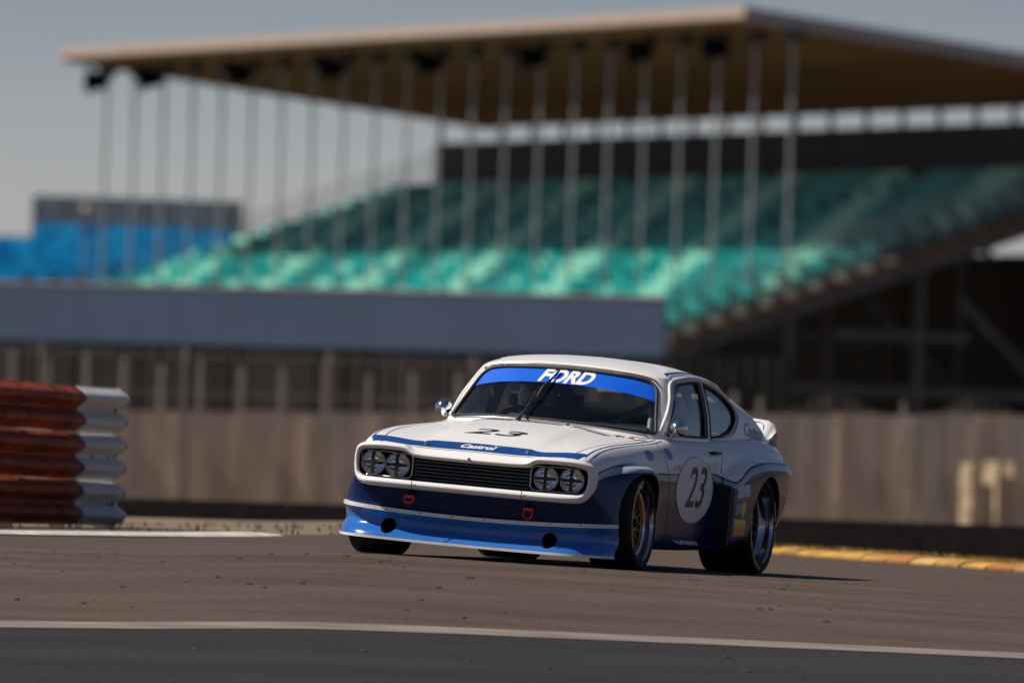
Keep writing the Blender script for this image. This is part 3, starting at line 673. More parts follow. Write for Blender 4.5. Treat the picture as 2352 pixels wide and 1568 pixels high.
for end, y0 in ((0, -.70), (len(rows) - 1, 3.38)):                         # rounded nose and tail caps
    prev = [end * NW + k for k in range(NW)]; base = [V[i] for i in prev]; zc = .42 if end == 0 else .55
    for s_ in (.975, .93, .87, .80, .72, .64, .56, .46, .35, .2, .08):
        cur = []
        for (x, y, z) in base:
            V.append((x * s_, (y0 - .012 * (1 - s_ ** 2) + bow(x * s_, y0, zc + (z - zc) * s_)) if end == 0 else y0 + .05 * (1 - s_ ** 4), zc + (z - zc) * s_)); cur.append(len(V) - 1)
        for k in range(NW):
            q = (prev[k], prev[(k + 1) % NW], cur[(k + 1) % NW], cur[k]); Fc.append(q[::-1] if end == 0 else q)
        prev = cur
    Fc.append(tuple(prev) if end else tuple(prev)[::-1])
lower = pydata('body_shell', V, Fc, [M['livery'], M['black'], M['cockpit']], smooth=True)
bm = bmesh.new(); bm.from_mesh(lower.data); bmesh.ops.recalc_face_normals(bm, faces=bm.faces); bm.to_mesh(lower.data); bm.free()
def cyl_cut(cx, cy, cz, r, x0, x1, mi, ry=None):
    b = MB(); n = 56; ry = ry or r
    v = [(x, cy + ry * math.cos(2 * math.pi * k / n), cz + r * math.sin(2 * math.pi * k / n)) for x in (x0, x1) for k in range(n)]
    f = [(k, (k + 1) % n, n + (k + 1) % n, n + k) for k in range(n)] + [tuple(range(n))[::-1], tuple(range(n, 2 * n))]
    b.add(v, f, mi); return b
def to_cut(b):
    o = b.build('cut', [M['black'], M['black'], M['cockpit']])
    bm = bmesh.new(); bm.from_mesh(o.data); bmesh.ops.recalc_face_normals(bm, faces=bm.faces); bm.to_mesh(o.data); bm.free(); return o
cuts = []
for s_ in (-1, 1):
    cuts.append(to_cut(cyl_cut(0, -.035, .245, .350, s_ * .50, s_ * 1.2, 1, .345)))
    cuts.append(to_cut(cyl_cut(0, 2.55, .272, .352, s_ * .45, s_ * 1.2, 1, .352)))
def prism(poly, axis, a, b, mi=2):
    """poly in the two other axes (in xyz order), extruded from a to b along axis"""
    n = len(poly); v = []
    for t in (a, b):
        for p in poly: q = list(p); q.insert('xyz'.index(axis), t); v.append(tuple(q))
    mb = MB(); mb.add(v, [(k, (k + 1) % n, n + (k + 1) % n, n + k) for k in range(n)] + [tuple(range(n))[::-1], tuple(range(n, 2 * n))], mi); return mb
def rounded(poly, r, n=6):
    """round the corners of a polygon"""
    out = []; N = len(poly)
    for i in range(N):
        p = Vector(poly[i]); a = Vector(poly[i - 1]); b = Vector(poly[(i + 1) % N])
        ri = r[i] if isinstance(r, (list, tuple)) else r
        da = (a - p); db = (b - p); l = min(ri, da.length * .49, db.length * .49)
        if l < 1e-4: out.append(tuple(p)); continue
        pa = p + da.normalized() * l; pb = p + db.normalized() * l
        for k in range(n + 1):
            t = k / n; out.append(tuple((1 - t) ** 2 * pa + 2 * t * (1 - t) * p + t * t * pb))
    return out
cock = rounded([(-.58, .86), (.58, .86), (.60, 1.3), (.60, 2.5), (.5, 2.92), (-.5, 2.92), (-.60, 2.5), (-.60, 1.3)], .06, 4)
cuts.append(to_cut(prism(cock, 'z', .26, 1.2)))
MASK = [((0, .385), (0, .437)), ((.33, .385), (.33, .437)), ((.62, .388), (.62, .440)), ((.685, .402), (.668, .447)), ((.722, .44), (.690, .468)), ((.738, .50), (.700, .51)), ((.738, .56), (.700, .56)),
        ((.725, .607), (.690, .588)), ((.68, .634), (.655, .600)), ((.58, .645), (.56, .605)), ((.43, .643), (.43, .603)), ((.392, .636), (.392, .596)), ((.345, .611), (.345, .572)), ((.25, .603), (.25, .567)), ((0, .601), (0, .566))]
inn = [q for _, q in MASK]; inn = inn + [(-x, z) for x, z in inn[-2:0:-1]]
cuts.append(to_cut(prism(rounded(inn, .02, 3), 'y', -1.2, -.53, 1)))
me = bool_eval(lower, [(c, 'DIFFERENCE') for c in cuts])
kill(*cuts)
old = lower.data; lower.data = me; bpy.data.meshes.remove(old); me.name = 'body_shell'
me.polygons.foreach_set('use_smooth', [True] * len(me.polygons)); me.set_sharp_from_angle(angle=R(42))
cpart(lower)
# faces of the cut wells already carry their cutter's material
# --- cabin: meridians from the belt over the roof
CB = [  # j: base, mid, top, shoulder, inner roof
 [(0, .60, .80), (0, .865, 1.00), (0, 1.125, 1.180), (0, 1.19, 1.206), (0, 1.34, 1.231), (0, 1.58, 1.250)],
 [(.32, .645, .80), (.29, .89, 1.00), (.26, 1.135, 1.174), (.26, 1.20, 1.200), (.25, 1.35, 1.226), (.17, 1.58, 1.248)],
 [(.56, .765, .80), (.51, .985, .99), (.455, 1.165, 1.155), (.45, 1.23, 1.182), (.41, 1.40, 1.212), (.26, 1.62, 1.243)],
 [(.655, .885, .80), (.61, 1.06, .98), (.555, 1.225, 1.140), (.54, 1.28, 1.168), (.475, 1.44, 1.205), (.30, 1.65, 1.240)],
 [(.692, 1.03, .80), (.648, 1.20, .98), (.588, 1.38, 1.140), (.56, 1.42, 1.175), (.49, 1.52, 1.212), (.31, 1.69, 1.241)],
 [(.702, 1.6, .80), (.665, 1.65, .98), (.603, 1.72, 1.145), (.57, 1.73, 1.180), (.49, 1.74, 1.217), (.31, 1.76, 1.242)],
 [(.702, 2.15, .80), (.665, 2.12, .98), (.600, 2.08, 1.135), (.57, 2.06, 1.166), (.485, 2.00, 1.206), (.31, 1.86, 1.240)],
 [(.705, 2.66, .80), (.665, 2.52, .98), (.585, 2.37, 1.108), (.555, 2.34, 1.150), (.475, 2.17, 1.196), (.30, 1.92, 1.238)],
 [(.700, 3.24, .80), (.645, 2.93, .965), (.525, 2.63, 1.098), (.50, 2.50, 1.154), (.43, 2.27, 1.198), (.26, 1.96, 1.236)],
 [(.42, 3.28, .82), (.39, 3.00, .975), (.32, 2.62, 1.122), (.30, 2.50, 1.166), (.26, 2.27, 1.207), (.16, 1.98, 1.238)],
 [(0, 3.30, .83), (0, 3.02, .98), (0, 2.62, 1.130), (0, 2.50, 1.172), (0, 2.27, 1.212), (0, 1.99, 1.239)]]
def smooth3(P, per, closed=False):
    P = np.array(P, float); n = len(P); out = []
    for i in range(n - 1):
        p0 = P[i - 1] if i > 0 else 2 * P[0] - P[1]; p3 = P[i + 2] if i + 2 < n else 2 * P[-1] - P[-2]; p1, p2 = P[i], P[i + 1]
        for k in range(per):
            t = k / per; out.append(.5 * (2 * p1 + (p2 - p0) * t + (2 * p0 - 5 * p1 + 4 * p2 - p3) * t * t + (3 * p1 - p0 - 3 * p2 + p3) * t ** 3))
    out.append(P[-1]); return np.array(out)
def mirror_ext(col):   # meridian j ring: front centre -> left side -> rear centre, ghosts for symmetry handled by reflecting
    return col
grid = np.array([smooth3([*j, (0, 1.78, 1.254)], 6) for j in CB])           # [11][nk][3]
nk = grid.shape[1]; ringsv = []
for k in range(nk):
    c = grid[:, k, :]
    ext = np.vstack([c[1] * [-1, 1, 1], c, c[-2] * [-1, 1, 1]])               # symmetric ghosts
    out = []
    for i in range(1, len(ext) - 2):
        p0, p1, p2, p3 = ext[i - 1:i + 3]
        for q in range(6):
            t = q / 6; out.append(.5 * (2 * p1 + (p2 - p0) * t + (2 * p0 - 5 * p1 + 4 * p2 - p3) * t * t + (3 * p1 - p0 - 3 * p2 + p3) * t ** 3))
    out.append(c[-1]); h = np.array(out)
    full = np.vstack([h, (h[1:-1] * [-1, 1, 1])[::-1]])
    ringsv.append(full)
nr = len(ringsv[0])
def cabin_mesh(off=0.0):
    v = [tuple(p) for r_ in ringsv[:-1] for p in r_]; f = []
    for k in range(nk - 2):
        for q in range(nr): f.append((k * nr + q, k * nr + (q + 1) % nr, (k + 1) * nr + (q + 1) % nr, (k + 1) * nr + q))
    v.append(tuple(ringsv[-1][0])); a = (nk - 2) * nr
    for q in range(nr): f.append((a + q, a + (q + 1) % nr, len(v) - 1))
    o = pydata('cabin_tmp', v, f, [M['white'], M['cockpit']], smooth=True)
    bm = bmesh.new(); bm.from_mesh(o.data); bmesh.ops.recalc_face_normals(bm, faces=bm.faces)
    up = max(bm.faces, key=lambda q: q.calc_center_median().z)
    if up.normal.z < 0: bmesh.ops.reverse_faces(bm, faces=bm.faces)
    if off:
        bm.normal_update(); P = [(w, w.co + w.normal * off) for w in bm.verts]
        for w, c in P: w.co = c
    bm.to_mesh(o.data); bm.free(); return o
# window outlines
ws = [(-.640, .826), (-.60, .832), (-.3, .852), (0, .857), (.3, .852), (.60, .832), (.640, .826), (.538, 1.128), (.40, 1.151), (.2, 1.163), (0, 1.167), (-.2, 1.163), (-.40, 1.151), (-.538, 1.128)]
ws = rounded(ws, [.03, .02, .05, .05, .05, .02, .03, .07, .05, .05, .05, .05, .05, .07], 5)
door = rounded([(.985, .822), (1.795, .828), (1.855, 1.150), (1.70, 1.153), (1.44, 1.135), (1.36, 1.115)], [.02, .015, .02, .06, .05, .03], 5)
quart = rounded([(1.87, .832), (2.12, .842), (2.33, .876), (2.445, .945), (2.455, 1.01), (2.36, 1.075), (2.18, 1.118), (1.915, 1.148)], [.015, .08, .08, .06, .06, .07, .08, .02], 5)
rearw = rounded([(-.51, 2.99), (.51, 2.99), (.45, 2.64), (-.45, 2.64)], .06, 5)
def cutter(poly, axis, a, b): return to_cut(prism(poly, axis, a, b))
cw = cutter(ws, 'y', .3, 1.45); cdl = cutter(door, 'x', .40, .9); cdr = cutter(door, 'x', -.9, -.40)
cql = cutter(quart, 'x', .36, .9); cqr = cutter(quart, 'x', -.9, -.36); cr = cutter(rearw, 'z', .88, 1.25)
CUTS = [cw, cdl, cdr, cql, cqr, cr]
cab = cabin_mesh(); sd = cab.modifiers.new('s', 'SOLIDIFY'); sd.thickness = .028; sd.offset = -1; sd.use_rim = True; sd.material_offset = 1; sd.material_offset_rim = 0
allc = MB()
for c in CUTS: allc.add([w.co[:] for w in c.data.vertices], [p.vertices[:] for p in c.data.polygons], 2)
allc = to_cut(allc)
me = bool_eval(cab, [(allc, 'DIFFERENCE')], 5000); kill(allc)
me.polygons.foreach_set('use_smooth', [True] * len(me.polygons)); me.set_sharp_from_angle(angle=R(40))
cabin = cpart(link('cabin', me)); cabin['label'] = 'white roof and pillars with blue pinstripes'
kill(cab)
def glass_piece(name, c, mat_, off=-.010, th=.004, parent=None):
    g = cabin_mesh(off); s2 = g.modifiers.new('s', 'SOLIDIFY'); s2.thickness = th; s2.offset = -1; s2.use_rim = True
    me = bool_eval(g, [(c, 'INTERSECT')], 40); me.materials.clear(); me.materials.append(mat_)
    me.polygons.foreach_set('material_index', [0] * len(me.polygons))
    me.polygons.foreach_set('use_smooth', [True] * len(me.polygons)); me.set_sharp_from_angle(angle=R(40))
    kill(g); return cpart(link(name, me), parent)
windscreen = glass_piece('windscreen', cw, M['glass'])
for nm, c in (('door_window', cdl), ('door_window', cdr), ('quarter_window', cql), ('quarter_window', cqr), ('rear_window', cr)): glass_piece(nm, c, M['glass'])
band = [p for p in ws if p[1] > 1.0]
lowb = [(.592, 1.004), (.52, 1.030), (.40, 1.053), (.25, 1.068), (.1, 1.074), (-.1, 1.074), (-.25, 1.068), (-.40, 1.053), (-.52, 1.030), (-.592, 1.004)]
bandp = [(x * .997, min(z, 1.166)) for x, z in band]
iR = max(range(len(bandp)), key=lambda i: (bandp[i][0] > 0, -bandp[i][1]))
seq = [p for p in bandp if p[0] > 0]; seq.sort(key=lambda p: -p[0] if p[1] < 1.13 else -p[0])
top = sorted(bandp, key=lambda p: -p[0])
bc = cutter(top + lowb[::-1], 'y', .3, 1.45)
sunstrip = glass_piece('sunstrip', bc, M['band_blue'], off=-.0072, th=.002, parent=windscreen); sunstrip['label'] = 'bright blue sun strip with white lettering'
kill(bc, *CUTS)

# --- projection of decals and trim on the skin
cab_full = cabin_mesh(); BV_C = BVHTree.FromPolygons([v.co[:] for v in cab_full.data.vertices], [p.vertices[:] for p in cab_full.data.polygons]); kill(cab_full)
BV_B = BVHTree.FromPolygons([v.co[:] for v in lower.data.vertices], [p.vertices[:] for p in lower.data.polygons])
_off = len(lower.data.vertices)
cab_full = cabin_mesh(); BV_A = BVHTree.FromPolygons([v.co[:] for v in lower.data.vertices] + [v.co[:] for v in cab_full.data.vertices], [p.vertices[:] for p in lower.data.polygons] + [[i + _off for i in p.vertices] for p in cab_full.data.polygons]); kill(cab_full)
def hit(bv, axis, u, v, lift=.0015):
    """axis: 'top' (u=x,v=y), 'left'/'right' (u=y,v=z), 'front' (u=x,v=z)"""
    o, d = {'top': ((u, v, 2.0), (0, 0, -1)), 'left': ((2.0, u, v), (-1, 0, 0)), 'right': ((-2.0, u, v), (1, 0, 0)), 'front': ((u, -3.0, v), (0, 1, 0))}[axis]
    p, n, i, dist = bv.ray_cast(Vector(o), Vector(d))
    if p is None: return None
    if n.dot(Vector(d)) > 0: n = -n
    return p + n * lift
def strip(name, pts, width, axis, bv, mat_, parent, step=.03, lift=.0015):
    """a thin painted line along pts (2d), projected on the skin"""
    P = []
    for a, b in zip(pts[:-1], pts[1:]):
        a = Vector(a); b = Vector(b); n = max(1, int((b - a).length / step)); P += [a.lerp(b, k / n) for k in range(n)]
    P.append(Vector(pts[-1])); v = []; f = []
    for i, p in enumerate(P):
        t = (P[min(i + 1, len(P) - 1)] - P[max(0, i - 1)]).normalized(); nrm = Vector((-t.y, t.x)) * width / 2
        a = hit(bv, axis, *(p + nrm), lift); b = hit(bv, axis, *(p - nrm), lift)
        v.append((a, b))
    vv = []
    last = None
    for i, (a, b) in enumerate(v):
        if a is None or b is None: last = None; continue
        vv += [a, b]
        if last is not None and (a - last).length < .12: f.append((len(vv) - 4, len(vv) - 2, len(vv) - 1, len(vv) - 3))
        last = a
    return cpart(pydata(name, vv, f, mat_, smooth=True), parent)
def fill(name, loops, axis, bv, mat_, parent, grid_=.03, lift=.0016):
    """filled decal from 2d loops (first outer, others holes)"""
    pts = []; edges = []
    for L in loops:
        n0 = len(pts); L2 = []
        for i in range(len(L)):
            a = Vector(L[i]); b = Vector(L[(i + 1) % len(L)]); n = max(1, int((b - a).length / grid_)); L2 += [a.lerp(b, k / n) for k in range(n)]
        pts += L2; edges += [(n0 + i, n0 + (i + 1) % len(L2)) for i in range(len(L2))]
    def inside(p):
        c = False
        for L in loops:
            for i in range(len(L)):
                (x1, y1), (x2, y2) = L[i], L[(i + 1) % len(L)]
                if (y1 > p[1]) != (y2 > p[1]) and p[0] < (x2 - x1) * (p[1] - y1) / (y2 - y1) + x1: c = not c
        return c
    xs = [p[0] for p in loops[0]]; ys = [p[1] for p in loops[0]]
    nx = int((max(xs) - min(xs)) / grid_); ny = int((max(ys) - min(ys)) / grid_)
    for i in range(1, nx):
        for j in range(1, ny):
            q = (min(xs) + i * grid_, min(ys) + j * grid_)
            if inside(q): pts.append(Vector(q))
    vo, eo, fo, *_ = delaunay_2d_cdt(pts, edges, [], 0, 1e-5)
    f = [q for q in fo if inside((sum(vo[i].x for i in q) / 3, sum(vo[i].y for i in q) / 3))]
    v = [hit(bv, axis, p.x, p.y, lift) for p in vo]
    f = [q for q in f if all(v[i] is not None for i in q)]
    v = [p if p is not None else Vector((0, 1, .5)) for p in v]
    return cpart(pydata(name, v, f, mat_, smooth=True), parent)
def text_mesh(s, size, shear=0, bold=0, width=1.0):
    c = bpy.data.curves.new('t', 'FONT'); c.body = s; c.size = size; c.shear = shear; c.offset = bold; c.align_x = 'CENTER'; c.align_y = 'CENTER'; c.resolution_u = 4; c.fill_mode = 'FRONT'
    o = bpy.data.objects.new('t', c); me = evaluate(o); bpy.data.objects.remove(o)
    bm = bmesh.new(); bm.from_mesh(me); bmesh.ops.triangulate(bm, faces=bm.faces)
    bmesh.ops.remove_doubles(bm, verts=bm.verts, dist=1e-5)
    for _ in range(3):
        e = [q for q in bm.edges if q.calc_length() > .035]
        if not e: break
        bmesh.ops.subdivide_edges(bm, edges=e, cuts=1); bmesh.ops.triangulate(bm, faces=bm.faces)
    v = [(p.co.x * width, p.co.y) for p in bm.verts]; f = [[w.index for w in q.verts] for q in bm.faces]
    bm.verts.index_update(); f = [[w.index for w in q.verts] for q in bm.faces]; bm.free(); bpy.data.meshes.remove(me)
    return v, f
def text(name, s, size, place, axis, bv, mat_, parent, shear=0, bold=0, width=1.0, lift=.002):
    v, f = text_mesh(s, size, shear, bold, width)
    pts = [hit(bv, axis, *place(x, y), lift) for x, y in v]
    f = [q for q in f if all(pts[i] is not None for i in q)]
    pts = [p if p is not None else Vector((0, 1, .5)) for p in pts]
    return cpart(pydata(name, pts, f, mat_, smooth=True), parent)
def on_outline(poly, axis, bv, lift=0.0, step=.02):
    out = []
    for i in range(len(poly)):
        a = Vector(poly[i]); b = Vector(poly[(i + 1) % len(poly)]); n = max(1, int((b - a).length / step))
        for k in range(n):
            q = a.lerp(b, k / n); p = hit(bv, axis, q.x, q.y, lift)
            if p is not None: out.append(p)
    return out

# window seals and bright trim
b = MB(); b.tube(on_outline(ws, 'front', BV_C, -.003), .011, 6, True); cpart(b.build('windscreen_seal', M['black'], smooth=True))
topw = [p for p in ws if p[1] > 1.10]; topw.sort(key=lambda p: p[0])
tr = [hit(BV_C, 'front', x * 1.015, z + .012, .004) for x, z in topw]
b = MB(); b.tube([p for p in tr if p], .0075, 6); cpart(b.build('windscreen_trim', M['dull_chrome'], smooth=True))
botw = [(x / 20, .857 - .026 * (x / 12) ** 2 - .014) for x in range(-12, 13)]
b = MB(); b.tube([p for p in (hit(BV_C, 'front', x, z, .004) for x, z in botw) if p], .006, 6); cpart(b.build('windscreen_trim', M['dull_chrome'], smooth=True))
for side in ('left', 'right'):
    for nm, w_ in (('door_window_seal', door), ('quarter_window_seal', quart)):
        b = MB(); b.tube(on_outline(w_, side, BV_C, -.002), .0085, 6, True); cpart(b.build(nm, M['black'], smooth=True))
    arc = [(.96, .825), (1.20, .98), (1.34, 1.118), (1.44, 1.143), (1.7, 1.161), (1.92, 1.158), (2.2, 1.128), (2.38, 1.088), (2.485, 1.02), (2.485, .94), (2.36, .864), (2.12, .828), (1.85, .818)]
    arc = [tuple(p) for p in smooth3(arc, 6)]
    b = MB(); b.tube([p for p in (hit(BV_C, side, u, v, .003) for u, v in arc) if p], .0075, 6); cpart(b.build('window_trim', M['dull_chrome'], smooth=True))
    gut = [tuple(p) for p in smooth3([(.93, .84), (1.16, 1.02), (1.27, 1.122), (1.40, 1.155), (1.72, 1.175), (2.05, 1.166), (2.3, 1.130), (2.5, 1.07)], 6)]
    b = MB(); b.tube([p for p in (hit(BV_C, side, u, v, .004) for u, v in gut) if p], .010, 6); cpart(b.build('roof_gutter', M['white'], smooth=True))
    for z_, w_ in ((1.203, .007), (1.190, .004)):
        pts = [tuple(p) for p in smooth3([(1.325, z_ - .050), (1.335, z_ - .028), (1.42, z_ - .012), (1.72, z_), (2.05, z_ - .012), (2.3, z_ - .046), (2.52, z_ - .112)], 6)]
        strip('roof_pinstripe', pts, w_, side, BV_C, M['stripe_blue'], cabin, lift=.002)
for side in ('left', 'right'):
    strip('pillar_trim', [(1.775, .832), (1.825, 1.146)], .075, side, BV_C, M['black'], cabin, lift=.0035)
# lettering on the sun strip
text('windscreen_lettering', 'FORD', .105, lambda x, y: (x + .005, y + 1.118), 'front', BV_C, M['letter_white'], sunstrip, shear=.28, bold=.0045, width=1.18, lift=-.0050)
# bonnet stripe, number, gaps, pinstripes
for s_ in (-1, 1):
    a = [(s_ * x, y) for x, y in ((0, -.632), (.30, -.632), (.345, -.640), (.395, -.654), (.63, -.642), (.664, -.535), (.40, -.548), (.345, -.530), (.30, -.498), (0, -.498))]
    fill('bonnet_stripe', [a if s_ > 0 else a[::-1]], 'top', BV_B, M['stripe_blue'], lower, .02)
    strip('fender_pinstripe', [tuple(p) for p in smooth3([(s_ * .655, -.585), (s_ * .664, -.3), (s_ * .668, .1), (s_ * .668, .5), (s_ * .662, .82)], 8)], .010, 'top', BV_B, M['stripe_blue'], lower)
    strip('fender_pinstripe', [tuple(p) for p in smooth3([(s_ * .684, -.60), (s_ * .690, -.3), (s_ * .694, .1), (s_ * .694, .5), (s_ * .69, .85)], 8)], .004, 'top', BV_B, M['stripe_blue'], lower)
    strip('front_pinstripe', [(0, -.648), (s_ * .30, -.648), (s_ * .345, -.657), (s_ * .395, -.672), (s_ * .66, -.655), (s_ * .684, -.60)], .004, 'top', BV_B, M['stripe_blue'], lower)
    strip('bonnet_gap', [tuple(p) for p in smooth3([(s_ * .565, -.675), (s_ * .58, -.60), (s_ * .605, -.3), (s_ * .615, .1), (s_ * .618, .60)], 8)], .005, 'top', BV_B, M['black'], lower)
    pin = hit(BV_B, 'top', s_ * .31, -.59, 0)
    b = MB(); b.lathe([(0, .001), (0, .020), (.004, .020), (.006, .008), (.020, .008), (.022, .001)], 'z', 12, pin); b.tube([pin + Vector((-.016, -.012, .014)), pin + Vector((.018, .014, .016))], .003, 6); cpart(b.build('bonnet_pin', M['chrome'], smooth=True))
text('bonnet_lettering', 'Castrol', .066, lambda x, y: (x - .01, -.568 + y * 1.35), 'top', BV_B, M['letter_white'], lower, shear=.25, bold=.0022, width=1.05)
text('bonnet_number', '23', .40, lambda x, y: (x - .03, -.20 + y * .56), 'top', BV_B, M['letter_black'], lower, shear=.25, bold=.004, width=.86)
# scuttle vents, washer jet, wiper
mbv = []
for x0, x1, n in ((-.36, -.14, 12), (-.10, .17, 14), (.25, .46, 12)):
    b = MB()
    for k in range(n):
        x = x0 + (x1 - x0) * k / (n - 1); p = hit(BV_B, 'top', x, .43, .0005); q = hit(BV_B, 'top', x + .010, .50, .0005)
        if p and q: b.bar(p, q, .006, .004)
    cpart(b.build('scuttle_vent', M['black']), lower)
p = hit(BV_B, 'top', .205, .50, 0); b = MB(); b.lathe([(0, .014), (.008, .012), (.012, .004), (.012, .001)], 'z', 12, p); cpart(b.build('washer_jet', M['black'], smooth=True))
wp = hit(BV_B, 'top', -.12, .56, .010); w1 = hit(BV_C, 'front', -.105, .99, .03); w0 = hit(BV_C, 'front', -.12, .885, .016)
b = MB(); b.tube([wp + Vector((0, 0, -.02)), wp + Vector((0, 0, .015))], .018, 10); b.tube([wp, w0 + Vector((0, -.02, 0)), w1], [.008, .007, .005], 6)
wiper = cpart(b.build('wiper', M['black'], smooth=True))
b = MB(); blade = [hit(BV_C, 'front', x, z, .010) for x, z in ((-.115, .885), (-.10, .95), (-.08, 1.03), (-.06, 1.10), (-.045, 1.145))]; b.tube([q for q in blade if q], .006, 6)
mid = hit(BV_C, 'front', -.082, 1.02, .026); b.tube([blade[1] + Vector((0, -.008, 0)), mid, blade[3] + Vector((0, -.008, 0))], [.004, .013, .004], 6); cpart(b.build('wiper_blade', M['black'], smooth=True), wiper)
# stickers by the windscreen
fill('star_sticker', [[(.50 + .035 * (1 if k % 2 == 0 else .45) * math.cos(k * math.pi / 5), .60 + .11 * (1 if k % 2 == 0 else .45) * math.sin(k * math.pi / 5)) for k in range(10)]], 'top', BV_B, M['stripe_blue'], lower, .02)
text('initial_sticker', 'L', .10, lambda x, y: (x + .565, y * 1.6 + .66), 'top', BV_B, M['sticker_red'], lower, bold=.004)
text('initial_sticker', 'F', .10, lambda x, y: (x + .625, y * 1.6 + .60), 'top', BV_B, M['sticker_red'], lower, bold=.004)
# --- side: shut lines, roundel, stickers
def el(cy, cz, ry, rz_, n=48): return [(cy + ry * math.cos(2 * math.pi * k / n), cz + rz_ * math.sin(2 * math.pi * k / n)) for k in range(n)]
for side in ('left', 'right'):
    strip('door_gap', [tuple(p) for p in smooth3([(.72, .80), (.70, .72), (.74, .60), (.79, .45), (.80, .17)], 6)], .006, side, BV_B, M['black'], lower)
    strip('door_gap', [(1.88, .82), (1.885, .74), (1.80, .60), (1.765, .40), (1.765, .18)], .006, side, BV_B, M['black'], lower)
    sg = 1 if side == 'left' else -1
    rd = fill('number_roundel', [el(1.31, .51, .385, .195)], side, BV_B, M['letter_white'], lower, .03, .0022)
    fill('roundel_ring', [el(1.31, .51, .392, .200), el(1.31, .51, .384, .194)], side, BV_B, M['stripe_blue'], lower, .03, .0026)
    text('door_number', '23', .40, lambda x, y: (1.31 + sg * x * 1.0, .515 + y * .86), side, BV_B, M['letter_black'], lower, shear=.38, bold=.004, width=.98, lift=.0032)
    fill('round_sticker', [el(.42, .70, .075, .030)], side, BV_B, M['stripe_blue'], lower, .02)
    fill('round_sticker', [el(.80, .715, .06, .034)], side, BV_B, M['stripe_blue'], lower, .02)
    fill('square_sticker', [[(.86, .625), (.98, .628), (.98, .655), (.86, .652)]], side, BV_B, M['sticker_pale'], lower, .02)
    fill('sill_lettering_panel', [[(.98, .212), (1.50, .206), (1.58, .182), (1.12, .186)]], side, BV_B, M['sticker_pale'], lower, .03)
    fill('flare_sticker', [[(1.885, .475), (2.12, .50), (2.12, .575), (1.885, .55)]], side, BV_B, M['sticker_pale'], lower, .02)
    fill('flare_sticker', [[(1.875, .38), (1.97, .385), (1.97, .455), (1.875, .45)]], side, BV_B, M['sticker_cyan'], lower, .02)
    fill('oval_sticker', [el(2.02, .42, .045, .048, 24)], side, BV_B, M['sticker_yellow'], lower, .02)
    fill('flare_sticker', [[(1.87, .305), (2.09, .305), (2.09, .355), (1.87, .355)]], side, BV_B, M['sticker_yellow'], lower, .02)
    fill('flare_sticker', [[(1.87, .255), (2.09, .255), (2.09, .304), (1.87, .304)]], side, BV_B, M['sticker_orange'], lower, .02)
    fill('tail_sticker', [[(3.06, .42), (3.17, .43), (3.17, .56), (3.06, .55)]], side, BV_B, M['sticker_yellow'], lower, .02)
    text('quarter_lettering', 'Castrol', .125, lambda x, y: (2.80 + sg * x * .95, .880 + y * .9 - x * .08), side, BV_A, M['stripe_blue'], cabin, shear=.2, bold=.003, width=1.0)
    # door handle
    p = hit(BV_B, side, 1.72, .742, 0); b = MB(); b.tube([p + Vector((0, -.075, -.004)), p + Vector((sg * .030, -.055, 0)), p + Vector((sg * .032, .055, 0)), p + Vector((0, .075, -.004))], .009, 8)
    b.box(p + Vector((sg * .004, .085, -.022)), (.012, .028, .028)); cpart(b.build('door_handle', M['gunmetal'], smooth=False))
    # air intake ahead of the rear wheel
    b = MB(); b.box((sg * .836, 1.790, .370), (.092, .03, .345)); cpart(b.build('side_intake', M['black']))
    # mirror
    q = Vector((sg * .735, 1.03, .868)); s0 = Vector((sg * .685, 1.02, .795))
    b = MB(); b.tube([s0 + Vector((0, 0, -.02)), s0 + Vector((sg * .012, -.01, .03)), q + Vector((sg * -.01, .0, -.02))], [.014, .010, .012], 8); mir = cpart(b.build('mirror', M['chrome'], smooth=True))
    b = MB(); b.lathe([(-.062, .002), (-.058, .018), (-.045, .036), (-.02, .050), (.01, .054), (.035, .052), (.042, .046), (.036, .002)], 'y', 20, q); cpart(b.build('mirror_shell', M['chrome'], smooth=True), mir)
# --- front mask, lamps, grille
def ymask(x): return -.708 + bow(x, -.70)
ringp = MASK + [((-a[0], a[1]), (-b_[0], b_[1])) for a, b_ in MASK[-2:0:-1]]
O = np.array([a for a, _ in ringp] + [ringp[0][0]]); I = np.array([b_ for _, b_ in ringp] + [ringp[0][1]])
def loop_smooth(P, per=5):
    P = P[:-1]; n = len(P); out = []
    for i in range(n):
        p0, p1, p2, p3 = P[i - 1], P[i], P[(i + 1) % n], P[(i + 2) % n]
        for k in range(per):
            t = k / per; out.append(.5 * (2 * p1 + (p2 - p0) * t * .8 + (2 * p0 - 5 * p1 + 4 * p2 - p3) * t * t * .8 + (3 * p1 - p0 - 3 * p2 + p3) * t ** 3 * .8 + (1 - .8) * (6 * t * t - 4 * t ** 3) * (p2 - p1)))
    return np.array(out)
O = loop_smooth(O); I = loop_smooth(I)
prof = [(-.02, .035), (.02, .006), (.10, -.010), (.25, -.022), (.45, -.028), (.65, -.026), (.82, -.016), (.94, .000), (1.0, .018), (1.0, .075)]
v = []; f = []; n = len(O)
for s_, dy in prof:
    for o_, i_ in zip(O, I):
        x, z = o_ + (i_ - o_) * s_; v.append((x, ymask(x) + dy, z))
for k in range(len(prof) - 1):
    for i in range(n): f.append((k * n + i, k * n + (i + 1) % n, (k + 1) * n + (i + 1) % n, (k + 1) * n + i))
mask = cpart(pydata('front_mask', v, f, M['white'], smooth=True)); mask['label'] = 'white surround of the lamps and grille'
b = MB(); b.bar((.336, -.742, .380), (.336, -.742, .438), .003, .004); b.bar((-.336, -.742, .380), (-.336, -.742, .438), .003, .004); cpart(b.build('mask_joint', M['black']), mask)
